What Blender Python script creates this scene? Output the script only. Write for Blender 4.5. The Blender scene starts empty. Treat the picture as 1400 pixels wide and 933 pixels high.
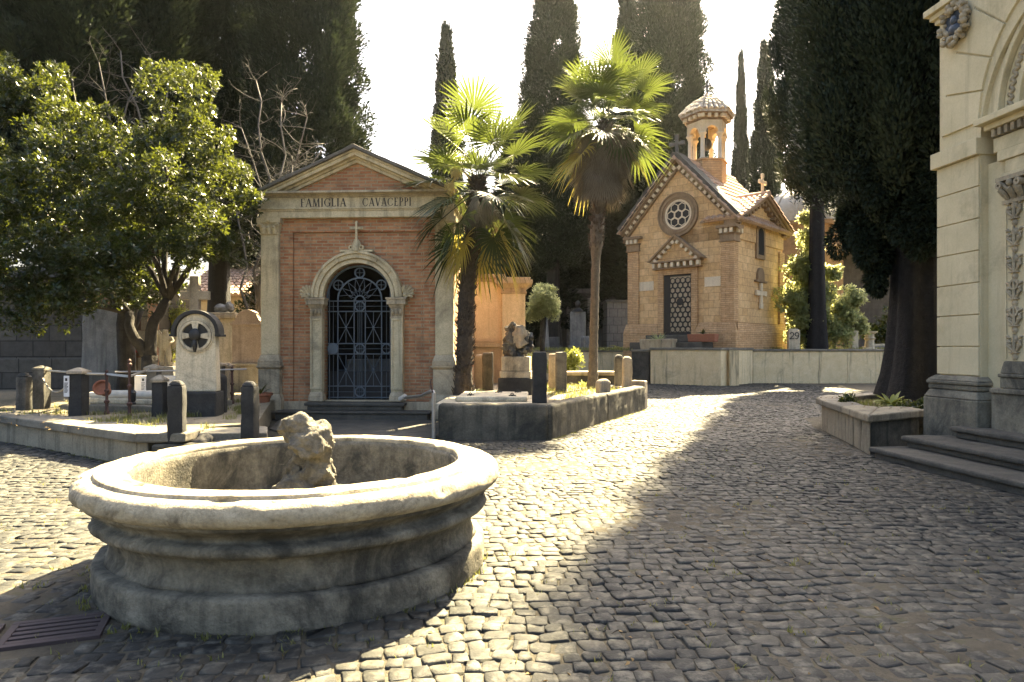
import bpy, bmesh, math, random
import numpy as np
from mathutils import Vector, Matrix, noise

R = math.radians
PI = math.pi
scene = bpy.context.scene
COL = scene.collection
EYE = 1.6
FPX = 935.0          # focal length in photo pixels
HY = 476.0           # horizon row of the photo


def at(px, py, Y):
    """world point at depth Y for a place in the photo"""
    return Vector(((px - 700) / FPX * Y, Y, EYE - (py - HY) / FPX * Y))


def gx(px, Y):
    return (px - 700) / FPX * Y


# ------------------------------------------------------------------ mesh builder
class MB:
    def __init__(self):
        self.v = []
        self.f = []
        self.t = []

    def add(self, verts, faces, M=None, tint=None):
        o = len(self.v)
        if M is not None:
            verts = [M @ Vector(p) for p in verts]
        self.v.extend([tuple(p) for p in verts])
        self.f.extend([tuple(i + o for i in f) for f in faces])
        if tint is not None:
            self.t.extend([tint] * len(faces))
        return self

    def box(self, x0, x1, y0, y1, z0, z1, M=None, top=None):
        """top=(dx,dy) shrinks the top face on each side"""
        a, b = top if top else (0, 0)
        v = [(x0, y0, z0), (x1, y0, z0), (x1, y1, z0), (x0, y1, z0),
             (x0 + a, y0 + b, z1), (x1 - a, y0 + b, z1), (x1 - a, y1 - b, z1), (x0 + a, y1 - b, z1)]
        f = [(3, 2, 1, 0), (4, 5, 6, 7), (0, 1, 5, 4), (1, 2, 6, 5), (2, 3, 7, 6), (3, 0, 4, 7)]
        return self.add(v, f, M)

    def cbox(self, c, s, M=None, rz=0.0, top=None):
        m = Matrix.Translation(c) @ Matrix.Rotation(rz, 4, 'Z')
        if M is not None:
            m = M @ m
        a, b, d = s[0] / 2, s[1] / 2, s[2] / 2
        return self.box(-a, a, -b, b, -d, d, m, top)

    def prism(self, pts, d0, d1, plane='xz', M=None):
        n = len(pts)
        if plane == 'xz':
            v = [(p[0], d0, p[1]) for p in pts] + [(p[0], d1, p[1]) for p in pts]
        elif plane == 'yz':
            v = [(d0, p[0], p[1]) for p in pts] + [(d1, p[0], p[1]) for p in pts]
        else:
            v = [(p[0], p[1], d0) for p in pts] + [(p[0], p[1], d1) for p in pts]
        f = [tuple(range(n)), tuple(range(2 * n - 1, n - 1, -1))]
        for i in range(n):
            j = (i + 1) % n
            f.append((i, i + n, j + n, j))
        return self.add(v, f, M)

    def ring(self, cx, cz, r0, r1, y0, y1, a0=0.0, a1=2 * PI, n=32, M=None):
        """flat ring / arch ring lying in the xz plane, from y0 to y1"""
        closed = abs((a1 - a0) - 2 * PI) < 1e-6
        k = n if closed else n + 1
        v = []
        for i in range(k):
            a = a0 + (a1 - a0) * i / n
            c, s = math.cos(a), math.sin(a)
            v += [(cx + r0 * c, y0, cz + r0 * s), (cx + r1 * c, y0, cz + r1 * s),
                  (cx + r1 * c, y1, cz + r1 * s), (cx + r0 * c, y1, cz + r0 * s)]
        f = []
        for i in range(n):
            a, b = 4 * i, 4 * ((i + 1) % k)
            for q in range(4):
                w = (q + 1) % 4
                f.append((a + q, b + q, b + w, a + w))
        if not closed:
            f.append((0, 1, 2, 3))
            e = 4 * n
            f.append((e + 3, e + 2, e + 1, e))
        return self.add(v, f, M)

    def lathe(self, prof, n=24, c=(0, 0, 0), M=None, cap=True, closed=False):
        v, f = [], []
        m = len(prof)
        for i in range(n):
            a = 2 * PI * i / n
            for r, z in prof:
                v.append((c[0] + r * math.cos(a), c[1] + r * math.sin(a), c[2] + z))
        for i in range(n):
            j = (i + 1) % n
            for k in range(m - 1 if not closed else m):
                l = (k + 1) % m
                f.append((i * m + k, j * m + k, j * m + l, i * m + l))
        if cap and not closed:
            f.append(tuple(i * m for i in range(n - 1, -1, -1)))
            f.append(tuple(i * m + m - 1 for i in range(n)))
        return self.add(v, f, M)

    def tube(self, pts, rads, n=8, cap=True, M=None):
        pts = [Vector(p) for p in pts]
        if not hasattr(rads, '__len__'):
            rads = [rads] * len(pts)
        v, f = [], []
        prev = None
        for i, p in enumerate(pts):
            if i == 0:
                d = pts[1] - pts[0]
            elif i == len(pts) - 1:
                d = pts[-1] - pts[-2]
            else:
                d = pts[i + 1] - pts[i - 1]
            d.normalize()
            if prev is None:
                u = d.orthogonal().normalized()
            else:
                u = prev - d * prev.dot(d)
                if u.length < 1e-5:
                    u = d.orthogonal()
                u.normalize()
            prev = u
            w = d.cross(u)
            for k in range(n):
                a = 2 * PI * k / n
                v.append(p + (u * math.cos(a) + w * math.sin(a)) * rads[i])
        for i in range(len(pts) - 1):
            for k in range(n):
                l = (k + 1) % n
                f.append((i * n + k, i * n + l, (i + 1) * n + l, (i + 1) * n + k))
        if cap:
            f.append(tuple(range(n - 1, -1, -1)))
            f.append(tuple((len(pts) - 1) * n + k for k in range(n)))
        return self.add(v, f, M)

    def blob(self, c, r, seg=8, rings=6, M=None, rough=0.0, seed=0):
        """ellipsoid, optionally roughened"""
        rx, ry, rz = (r, r, r) if not hasattr(r, '__len__') else r
        v = [(c[0], c[1], c[2] - rz)]
        for i in range(1, rings):
            th = PI * i / rings
            for k in range(seg):
                a = 2 * PI * k / seg
                s = 1.0
                d = Vector((math.sin(th) * math.cos(a), math.sin(th) * math.sin(a), -math.cos(th)))
                if rough:
                    s += rough * noise.noise(d * 1.7 + Vector((seed, seed * .7, 0)))
                v.append((c[0] + rx * d.x * s, c[1] + ry * d.y * s, c[2] + rz * d.z * s))
        v.append((c[0], c[1], c[2] + rz))
        f = []
        for k in range(seg):
            f.append((0, 1 + (k + 1) % seg, 1 + k))
        for i in range(rings - 2):
            for k in range(seg):
                l = (k + 1) % seg
                a, b = 1 + i * seg, 1 + (i + 1) * seg
                f.append((a + k, a + l, b + l, b + k))
        e = len(v) - 1
        b = 1 + (rings - 2) * seg
        for k in range(seg):
            f.append((b + k, b + (k + 1) % seg, e))
        return self.add(v, f, M)

    def build(self, name, mat, parent=None, loc=(0, 0, 0), rz=0.0, smooth=False, bevel=0.0, recalc=True,
              subdiv=0, rough=0.0, rscale=3.0, label=None, cat=None, group=None, kind=None, seg=2):
        me = bpy.data.meshes.new(name)
        me.from_pydata(self.v, [], self.f)
        if recalc or subdiv or rough:
            bm = bmesh.new()
            bm.from_mesh(me)
            if recalc:
                bmesh.ops.recalc_face_normals(bm, faces=bm.faces)
            if bevel and (subdiv or rough):
                es = [e for e in bm.edges if len(e.link_faces) == 2 and e.calc_face_angle(0) > R(35)]
                bmesh.ops.bevel(bm, geom=es, offset=bevel, segments=seg, affect='EDGES', profile=0.5)
                bevel = 0
            if subdiv:
                for _ in range(24):
                    es = [e for e in bm.edges if e.calc_length() > subdiv]
                    if not es:
                        break
                    bmesh.ops.subdivide_edges(bm, edges=es, cuts=1, use_grid_fill=True)
                    if len(bm.verts) > 60000:
                        break
                bmesh.ops.triangulate(bm, faces=[f for f in bm.faces if len(f.verts) > 4])
            if rough:
                o = Vector((hash_name(name), len(self.v) * .37, 0))
                bm.normal_update()
                for v in bm.verts:
                    p = v.co * rscale + o
                    d = noise.fractal(p, 1.0, 2.0, 4)
                    v.co += v.normal * (d * rough)
            bm.to_mesh(me)
            bm.free()
        if self.t and len(self.t) == len(me.polygons):
            a = me.attributes.new('tint', 'FLOAT', 'FACE')
            a.data.foreach_set('value', self.t)
        if smooth:
            me.polygons.foreach_set('use_smooth', [True] * len(me.polygons))
        me.update()
        o = bpy.data.objects.new(name, me)
        COL.objects.link(o)
        me.materials.append(mat)
        o.location = loc
        o.rotation_euler = (0, 0, rz)
        if parent is not None:
            o.parent = parent
        if smooth == 'angle':
            sharpen(me)
        if bevel:
            b = o.modifiers.new('bevel', 'BEVEL')
            b.width = bevel
            b.segments = seg
            b.limit_method = 'ANGLE'
            b.angle_limit = R(35)
        tag(o, label, cat, group, kind)
        return o


def sharpen(me, ang=R(40)):
    bm = bmesh.new()
    bm.from_mesh(me)
    for e in bm.edges:
        e.smooth = not (len(e.link_faces) == 2 and e.calc_face_angle(0) > ang)
    bm.to_mesh(me)
    bm.free()


def hash_name(s):
    return sum(ord(c) * (i + 1) for i, c in enumerate(s)) % 97


def tag(o, label=None, cat=None, group=None, kind=None):
    if label:
        o['label'] = label
    if cat:
        o['category'] = cat
    if group:
        o['group'] = group
    if kind:
        o['kind'] = kind
    return o


def thing(name, label, cat, loc=(0, 0, 0), rz=0.0, group=None):
    o = bpy.data.objects.new(name, None)
    o.empty_display_size = 0.2
    COL.objects.link(o)
    o.location = loc
    o.rotation_euler = (0, 0, rz)
    return tag(o, label, cat, group)


def copy_tree(o, parent=None):
    c = o.copy()
    COL.objects.link(c)
    if parent is not None:
        c.parent = parent
    for ch in list(o.children):
        copy_tree(ch, c)
    return c


def np_mesh(name, V, F, mat, parent=None, tint=None, smooth=False, loc=(0, 0, 0), rz=0.0):
    """fast mesh from arrays; F is (m,k)"""
    V = np.ascontiguousarray(V, dtype=np.float32)
    F = np.ascontiguousarray(F, dtype=np.int32)
    me = bpy.data.meshes.new(name)
    me.vertices.add(len(V))
    me.vertices.foreach_set('co', V.ravel())
    m, k = F.shape
    me.loops.add(m * k)
    me.loops.foreach_set('vertex_index', F.ravel())
    me.polygons.add(m)
    me.polygons.foreach_set('loop_start', np.arange(0, m * k, k, dtype=np.int32))
    me.polygons.foreach_set('loop_total', np.full(m, k, dtype=np.int32))
    if smooth:
        me.polygons.foreach_set('use_smooth', np.ones(m, dtype=bool))
    me.update(calc_edges=True)
    if tint is not None:
        a = me.attributes.new('tint', 'FLOAT', 'FACE')
        a.data.foreach_set('value', np.ascontiguousarray(tint, dtype=np.float32))
    me.materials.append(mat)
    o = bpy.data.objects.new(name, me)
    COL.objects.link(o)
    o.location = loc
    o.rotation_euler = (0, 0, rz)
    if parent is not None:
        o.parent = parent
    return o


# ------------------------------------------------------------------ materials
class NT:
    def __init__(self, name):
        self.m = bpy.data.materials.new(name)
        self.m.use_nodes = True
        self.n = self.m.node_tree.nodes
        self.l = self.m.node_tree.links
        self.b = self.n['Principled BSDF']
        self.out = self.n['Material Output']

    def link(self, a, b):
        self.l.new(a, b)

    def geo(self):
        return self.n.new('ShaderNodeNewGeometry').outputs['Position']

    def obj(self):
        return self.n.new('ShaderNodeTexCoord').outputs['Object']

    def scale(self, v, s):
        k = self.n.new('ShaderNodeVectorMath')
        k.operation = 'MULTIPLY'
        self.link(v, k.inputs[0])
        k.inputs[1].default_value = s
        return k.outputs[0]

    def noise(self, v, s, detail=5, rough=.6, dist=0.0):
        k = self.n.new('ShaderNodeTexNoise')
        self.link(v, k.inputs['Vector'])
        k.inputs['Scale'].default_value = s
        k.inputs['Detail'].default_value = detail
        k.inputs['Roughness'].default_value = rough
        k.inputs['Distortion'].default_value = dist
        return k.outputs['Fac']

    def ramp(self, f, stops):
        k = self.n.new('ShaderNodeValToRGB')
        self.link(f, k.inputs['Fac'])
        e = k.color_ramp.elements
        while len(e) < len(stops):
            e.new(.5)
        for q, (p, c) in zip(e, stops):
            q.position = p
            q.color = (*c, 1) if hasattr(c, '__len__') else (c, c, c, 1)
        return k.outputs['Color']

    def mix(self, f, a, b, mode='MIX'):
        k = self.n.new('ShaderNodeMix')
        k.data_type = 'RGBA'
        k.blend_type = mode
        for s, x in (('Factor', f), ('A', a), ('B', b)):
            i = {'Factor': k.inputs[0], 'A': k.inputs[6], 'B': k.inputs[7]}[s]
            if hasattr(x, 'links'):
                self.link(x, i)
            elif s == 'Factor':
                i.default_value = x
            else:
                i.default_value = (*x, 1)
        return k.outputs[2]

    def math(self, op, a, b=None):
        k = self.n.new('ShaderNodeMath')
        k.operation = op
        for i, x in enumerate((a, b)):
            if x is None:
                continue
            if hasattr(x, 'links'):
                self.link(x, k.inputs[i])
            else:
                k.inputs[i].default_value = x
        return k.outputs[0]

    def attr(self, name):
        k = self.n.new('ShaderNodeAttribute')
        k.attribute_name = name
        return k.outputs['Fac']

    def bump(self, h, strength, dist, prev=None):
        k = self.n.new('ShaderNodeBump')
        self.link(h, k.inputs['Height'])
        k.inputs['Strength'].default_value = strength
        k.inputs['Distance'].default_value = dist
        if prev is not None:
            self.link(prev, k.inputs['Normal'])
        return k.outputs['Normal']

    def finish(self, col, rough=.8, normal=None, metal=0.0, spec=.5):
        if hasattr(col, 'links'):
            self.link(col, self.b.inputs['Base Color'])
        else:
            self.b.inputs['Base Color'].default_value = (*col, 1)
        if hasattr(rough, 'links'):
            self.link(rough, self.b.inputs['Roughness'])
        else:
            self.b.inputs['Roughness'].default_value = rough
        self.b.inputs['Metallic'].default_value = metal
        self.b.inputs['Specular IOR Level'].default_value = spec
        if normal is not None:
            self.link(normal, self.b.inputs['Normal'])
        return self.m


def stone(name, c1, c2, stain=(.05, .045, .035), amt=.6, streak=.5, scale=3.0, rough=.85, bump=.35, bdist=.02, spec=.3,
          big=.7, speck=.25, cut=.52, scut=.5):
    t = NT(name)
    p = t.geo()
    base = t.ramp(t.noise(p, scale, 6, .65), [(.3, c1), (.7, c2)])
    m1 = t.ramp(t.noise(p, big, 8, .72, .6), [(cut, 0.0), (cut + .16, 1.0)])
    st = t.noise(t.scale(p, (5.0, 5.0, .35)), 1.0, 5, .65)
    m2 = t.ramp(st, [(scut, 0.0), (scut + .2, 1.0)])
    c = t.mix(t.math('MULTIPLY', m1, amt), base, stain)
    c = t.mix(t.math('MULTIPLY', m2, streak), c, stain)
    sp = t.ramp(t.noise(p, 38, 3, .7), [(.35, 1 - speck), (.6, 1.0)])
    c = t.mix(1.0, c, sp, 'MULTIPLY')
    h = t.math('ADD', t.noise(p, 14, 8, .7), t.math('MULTIPLY', t.noise(p, 70, 4, .6), .4))
    return t.finish(c, rough, t.bump(h, bump, bdist), spec=spec)


def brick_mat(name, ca, cb, mortar, w, h, msize=.012, amt=.35, stain=(.05, .04, .03), bias=0.0, bump=.5, big=.8, offs=.5):
    t = NT(name)
    o = t.obj()
    s = t.n.new('ShaderNodeSeparateXYZ')
    t.link(o, s.inputs[0])
    u = t.math('ADD', s.outputs[0], s.outputs[1])
    cmb = t.n.new('ShaderNodeCombineXYZ')
    p = t.geo()
    wob = t.math('MULTIPLY', t.math('SUBTRACT', t.noise(p, 9, 3), .5), .012)
    t.link(t.math('ADD', u, wob), cmb.inputs[0])
    t.link(t.math('ADD', s.outputs[2], wob), cmb.inputs[1])
    k = t.n.new('ShaderNodeTexBrick')
    t.link(cmb.outputs[0], k.inputs['Vector'])
    k.offset = offs
    k.inputs['Scale'].default_value = 1.0
    k.inputs['Brick Width'].default_value = w
    k.inputs['Row Height'].default_value = h
    k.inputs['Mortar Size'].default_value = msize
    k.inputs['Mortar Smooth'].default_value = .3
    k.inputs['Bias'].default_value = bias
    k.inputs['Color1'].default_value = (*ca, 1)
    k.inputs['Color2'].default_value = (*cb, 1)
    k.inputs['Mortar'].default_value = (*mortar, 1)
    n = t.ramp(t.noise(p, 6, 7, .7), [(.25, .62), (.7, 1.1)])
    c = t.mix(1.0, k.outputs['Color'], n, 'MULTIPLY')
    m1 = t.ramp(t.noise(t.scale(p, (1, 1, .6)), big, 8, .72, .5), [(.5, 0.0), (.72, 1.0)])
    c = t.mix(t.math('MULTIPLY', m1, amt), c, stain)
    hh = t.math('ADD', t.math('MULTIPLY', k.outputs['Fac'], -1.0), t.math('MULTIPLY', t.noise(p, 30, 6, .7), .5))
    return t.finish(c, .88, t.bump(hh, bump, .012), spec=.25)


def leaf_mat(name, c1, c2, trans, fac=.35, rough=.45, spec=.4, vein=0.0):
    t = NT(name)
    a = t.attr('tint')
    col = t.ramp(a, [(0.0, c1), (1.0, c2)])
    t.finish(col, rough, spec=spec)
    tr = t.n.new('ShaderNodeBsdfTranslucent')
    tcol = t.mix(.75, col, trans)
    t.link(tcol, tr.inputs['Color'])
    ms = t.n.new('ShaderNodeMixShader')
    ms.inputs[0].default_value = fac
    t.link(t.b.outputs[0], ms.inputs[1])
    t.link(tr.outputs[0], ms.inputs[2])
    t.link(ms.outputs[0], t.out.inputs['Surface'])
    return t.m


def plain(name, c, rough=.6, metal=0.0, var=.25, sc=8.0, bump=.15, spec=.4):
    t = NT(name)
    p = t.geo()
    n = t.ramp(t.noise(p, sc, 6, .65), [(.25, 1 - var), (.75, 1 + var * .4)])
    col = t.mix(1.0, c, n, 'MULTIPLY')
    return t.finish(col, rough, t.bump(t.noise(p, sc * 6, 5, .6), bump, .01), metal, spec)


M = {}
M['trim'] = stone('pale_stone_trim', (.52, .435, .265), (.66, .56, .355), stain=(.11, .092, .062), amt=.55, streak=.6, bump=.25)
M['trim_dark'] = stone('weathered_stone', (.40, .33, .215), (.54, .45, .30), stain=(.055, .05, .04), amt=.75, streak=.6)
M['step'] = stone('step_stone', (.07, .065, .053), (.13, .118, .093), stain=(.045, .045, .04), amt=.7, streak=.2, bump=.5)
M['kerb'] = stone('mossy_kerb_stone', (.07, .064, .048), (.17, .15, .108), stain=(.022, .024, .02), amt=.85, streak=.85, cut=.46, bump=.6)
M['kerb_wall'] = stone('stained_kerb_wall', (.24, .205, .14), (.36, .31, .215), stain=(.05, .047, .036), amt=.6, streak=.75, bump=.45)
M['coping'] = stone('coping_stone', (.14, .128, .10), (.25, .225, .17), stain=(.035, .036, .03), amt=.7, streak=.2, bump=.5)
M['plot_soil'] = stone('plot_soil', (.16, .135, .09), (.27, .23, .155), stain=(.06, .065, .025), amt=.6, streak=0, bump=.8, bdist=.04, scale=7)
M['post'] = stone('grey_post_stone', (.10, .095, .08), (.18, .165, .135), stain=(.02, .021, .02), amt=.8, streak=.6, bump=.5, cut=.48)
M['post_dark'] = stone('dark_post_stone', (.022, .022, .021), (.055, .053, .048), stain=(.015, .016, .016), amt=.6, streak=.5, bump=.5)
M['post_pale_lit'] = stone('pale_lit_post_stone', (.34, .28, .20), (.46, .39, .28), stain=(.08, .07, .05), amt=.5, streak=.6, bump=.4)  # pale stone whose tone also paints sunlight on post caps
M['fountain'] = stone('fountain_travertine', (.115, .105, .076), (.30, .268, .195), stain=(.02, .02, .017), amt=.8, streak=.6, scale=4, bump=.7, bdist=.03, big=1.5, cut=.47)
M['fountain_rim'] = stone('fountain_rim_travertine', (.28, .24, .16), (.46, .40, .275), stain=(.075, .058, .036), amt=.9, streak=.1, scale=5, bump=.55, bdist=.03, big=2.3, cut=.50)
M['fountain_in'] = stone('basin_lining', (.10, .09, .066), (.26, .23, .165), stain=(.03, .03, .025), amt=.85, streak=.5, scale=9, bump=.7, bdist=.03, big=2.0, cut=.47)
M['rock'] = stone('tufa_rock', (.09, .083, .064), (.24, .215, .16), stain=(.045, .042, .032), amt=.8, streak=.2, scale=6, bump=1.0, bdist=.04, big=3.0, cut=.48)
M['marble'] = stone('grave_marble', (.52, .45, .31), (.68, .59, .42), stain=(.13, .12, .095), amt=.65, streak=.6, bump=.25, big=1.5)
M['marble_grey'] = stone('grey_marble', (.20, .20, .19), (.32, .31, .28), stain=(.06, .06, .055), amt=.6, streak=.7, bump=.25)
M['stele_pink'] = stone('pink_stele_stone', (.48, .36, .25), (.60, .46, .33), stain=(.16, .11, .07), amt=.4, streak=.5, bump=.2)
M['facade'] = stone('facade_travertine', (.49, .43, .265), (.61, .535, .345), stain=(.20, .175, .11), amt=.5, streak=.55, bump=.07, scale=2, speck=.08, scut=.54)
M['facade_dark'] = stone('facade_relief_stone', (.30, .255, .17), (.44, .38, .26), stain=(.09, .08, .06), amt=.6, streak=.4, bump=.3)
M['facade_base'] = stone('facade_pedestal_stone', (.15, .137, .10), (.28, .255, .185), stain=(.045, .045, .038), amt=.85, streak=.4, bump=.4, cut=.48, big=1.2)
M['plaster'] = stone('ochre_plaster', (.62, .49, .30), (.74, .60, .39), stain=(.28, .2, .11), amt=.35, streak=.3, bump=.15)
M['plaster_trim'] = stone('ochre_trim_stone', (.42, .31, .18), (.54, .41, .25), stain=(.12, .09, .06), amt=.5, streak=.5)
M['terrace_wall'] = stone('streaked_terrace_wall', (.68, .55, .31), (.80, .67, .42), stain=(.05, .046, .034), amt=.4, streak=.95, bump=.4, big=1.3, cut=.56, scut=.55)
M['rubble'] = stone('dark_rubble', (.05, .047, .04), (.12, .11, .09), stain=(.015, .016, .014), amt=.7, streak=.2, bump=.9)
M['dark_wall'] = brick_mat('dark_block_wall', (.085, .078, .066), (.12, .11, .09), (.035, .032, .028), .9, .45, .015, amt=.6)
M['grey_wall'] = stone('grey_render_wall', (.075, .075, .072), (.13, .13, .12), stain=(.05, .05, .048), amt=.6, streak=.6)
M['brick'] = brick_mat('temple_brick', (.37, .15, .07), (.54, .28, .135), (.40, .30, .18), .27, .074, .014, amt=.6, stain=(.11, .055, .032), bump=.8)
M['brick_old'] = brick_mat('old_brick', (.26, .14, .075), (.36, .2, .11), (.22, .17, .11), .30, .08, .012, amt=.5)
M['chapel'] = brick_mat('chapel_blocks', (.60, .39, .18), (.73, .51, .265), (.37, .235, .11), .52, .34, .010, amt=.40, stain=(.18, .10, .05), bump=.35)
M['chapel_band'] = brick_mat('chapel_corner_brick', (.52, .325, .16), (.62, .415, .22), (.31, .19, .095), .42, .085, .010, amt=.4, stain=(.14, .08, .045))
M['chapel_trim'] = stone('chapel_trim_stone', (.24, .165, .095), (.34, .24, .145), stain=(.08, .06, .04), amt=.5, streak=.3)  # browned to put cornice and recess shading into the colour
M['chapel_pale'] = stone('chapel_pale_stone', (.66, .56, .39), (.78, .68, .5), stain=(.2, .17, .12), amt=.3, streak=.2)
M['slate'] = stone('dark_roof_slab', (.10, .09, .075), (.17, .155, .125), stain=(.03, .032, .025), amt=.8, streak=.1, bump=.7)
M['tile'] = stone('terracotta_tile', (.42, .27, .18), (.58, .42, .30), stain=(.10, .085, .06), amt=.55, streak=0, scale=5, bump=.4, big=2.5)
M['tile_pale'] = stone('bleached_tile', (.46, .38, .28), (.66, .57, .44), stain=(.10, .095, .07), amt=.6, streak=0, scale=6, bump=.4, big=3.5, cut=.48)
M['letters'] = plain('bronze_letters', (.035, .03, .025), .6)
M['iron'] = plain('black_iron', (.03, .03, .03), .55, .3)
M['iron_gate'] = plain('blue_grey_iron', (.10, .125, .145), .5, .3)
M['rust'] = plain('rusty_iron', (.085, .045, .035), .75, .2)
M['galv'] = plain('galvanised_steel', (.42, .40, .36), .42, .7)
M['dark'] = plain('interior_shade', (.02, .02, .02), .9)  # near-black colour painted as the unlit depth of openings
M['grate'] = plain('cast_iron_grate', (.055, .04, .038), .65, .3)
M['white'] = plain('white_board', (.72, .70, .66), .6, var=.1)
M['red'] = plain('red_plastic', (.55, .04, .04), .5)
M['terra'] = plain('terracotta', (.30, .12, .065), .8, sc=20)
M['pot_dark'] = plain('dark_pot', (.07, .045, .035), .7)
M['glass_pale'] = plain('pale_door_glass', (.40, .34, .24), .35, var=.25, sc=3)
M['majolica'] = plain('dark_slate_relief', (.055, .07, .09), .4, var=.5, sc=14)
M['lead'] = plain('pale_lead_dome', (.42, .40, .34), .55, var=.3, sc=3)
M['wood'] = plain('dark_wood', (.07, .045, .03), .6)
M['cloth'] = plain('pale_cloth', (.62, .57, .47), .9)
M['bark'] = stone('grey_bark', (.035, .031, .026), (.075, .066, .054), stain=(.014, .013, .012), amt=.6, streak=.9, bump=1.0, bdist=.05, scale=8)
M['bark_dark'] = stone('dark_cypress_bark', (.011, .010, .009), (.026, .024, .021), stain=(.01, .01, .009), amt=.5, streak=.9, bump=1.0, bdist=.05, scale=8)
M['bark_pale'] = stone('pale_twig_bark', (.085, .078, .066), (.15, .138, .118), stain=(.06, .05, .04), amt=.4, streak=.2, bump=.4)
M['palm_trunk'] = stone('palm_trunk_fibre', (.045, .034, .024), (.12, .09, .06), stain=(.02, .016, .012), amt=.5, streak=.2, bump=1.0, bdist=.05, scale=14)
M['palm_smooth'] = stone('ringed_palm_trunk', (.085, .072, .054), (.165, .14, .105), stain=(.07, .055, .04), amt=.5, streak=.2, bump=.6, scale=10)
M['palm_leaf'] = leaf_mat('palm_leaf', (.009, .022, .009), (.028, .052, .016), (.18, .22, .032), .25, .38)
M['palm_dead'] = leaf_mat('dead_palm_leaf', (.12, .105, .08), (.25, .22, .17), (.2, .17, .11), .1, .8, .1)
M['palm_yellow'] = leaf_mat('yellow_lit_palm_leaf', (.25, .22, .05), (.36, .30, .07), (.6, .5, .1), .4, .5)  # yellow leaf copy with sunlight put into its colour
M['palm_flower'] = plain('palm_flowers', (.46, .36, .13), .8, sc=30)
M['cypress'] = leaf_mat('cypress_foliage', (.011, .021, .014), (.030, .045, .027), (.055, .068, .026), .12, .65, .18)
M['leaf'] = leaf_mat('evergreen_leaf', (.006, .015, .005), (.024, .042, .010), (.21, .24, .025), .24, .34)
M['leaf_pale'] = leaf_mat('shrub_leaf', (.09, .12, .045), (.20, .24, .10), (.78, .78, .36), .52, .33)
M['leaf_yellow'] = leaf_mat('yellow_green_leaf', (.13, .17, .03), (.22, .25, .06), (.5, .5, .1), .35, .5)
M['grass'] = leaf_mat('grass_blades', (.07, .085, .022), (.16, .155, .05), (.36, .36, .08), .3, .6)
M['dry_leaf'] = leaf_mat('dry_leaf', (.12, .08, .035), (.24, .17, .08), (.3, .2, .08), .15, .8, .1)
# ------------------------------------------------------------------ ground and paving
def in_poly(x, y, P):
    c = False
    n = len(P)
    for i in range(n):
        x1, y1 = P[i]
        x2, y2 = P[(i + 1) % n]
        if (y1 > y) != (y2 > y) and x < (x2 - x1) * (y - y1) / (y2 - y1) + x1:
            c = not c
    return c


PLAT = [(-17.0, 17.3), (-5.10, 9.30), (-3.45, 9.45), (-5.30, 15.25), (-6.0, 34.0), (-30.0, 34.0)]
PLOT = [(-1.28, 11.97), (.66, 11.9), (3.5, 17.9), (3.3, 19.2), (1.2, 22.0), (-1.6, 22.0), (-1.25, 15.3)]
RPLOT = [(5.37, 10.25), (6.62, 11.1), (7.2, 11.0), (11.5, 11.2), (11.5, 19.0), (6.7, 15.6), (6.0, 13.6)]
TERR = [(6.17, 30.5), (8.78, 28.8), (11.0, 31.0), (24.0, 31.0), (40.0, 31.0), (40.0, 90.0), (-30.0, 90.0), (-30.0, 34.5), (5.6, 34.5)]

t = NT('dirt_joints')
p = t.geo()
c = t.ramp(t.noise(p, 3, 7, .7), [(.3, (.035, .031, .023)), (.55, (.080, .070, .050)), (.7, (.055, .058, .026))])
m_dirt = t.finish(c, .95, t.bump(t.noise(p, 25, 6, .7), .8, .03), spec=.2)
MB().box(-160, 160, -60, 260, -1.2, -.0058).build('ground', m_dirt, kind='structure')

t = NT('basalt_cobble')
p = t.geo()
a = t.attr('tint')
base = t.ramp(a, [(0.0, (.0125, .0140, .0135)), (.5, (.025, .026, .023)), (1.0, (.070, .066, .052))])
n1 = t.ramp(t.noise(p, 16, 6, .7), [(.3, .62), (.7, 1.15)])
c = t.mix(1.0, base, n1, 'MULTIPLY')
dust = t.ramp(t.noise(p, .55, 6, .7, .5), [(.42, 0.0), (.68, .45)])
c = t.mix(dust, c, (.074, .069, .054))
n2 = t.ramp(t.noise(p, 8, 5, .7), [(.50, 0.0), (.64, .7)])
c = t.mix(n2, c, (.116, .109, .085))
rg = t.ramp(t.noise(p, 9, 4, .6), [(.3, .58), (.7, .85)])
m_cobble = t.finish(c, rg, t.bump(t.noise(p, 45, 7, .7), .55, .012), spec=.25)


def warp(u, v):
    x = u + .10 * np.sin(v * .55 + .6) + .05 * np.sin(v * 1.7 + u * .4)
    y = v + .22 * np.sin(u * .55 + .4) + .035 * np.sin(u * 1.9 + v * .6) - .05 * np.clip(-u - .8, 0, 20) + .03 * np.clip(u - 1.0, 0, 20)
    x = x + .018 * np.sin(v * 5.1 + u * 1.3) + .012 * np.sin(v * 11.7 - u * 2.1)
    y = y + .020 * np.sin(u * 4.3 + v * .9) + .012 * np.sin(u * 9.1 + v * 2.7)
    return x, y


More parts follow.
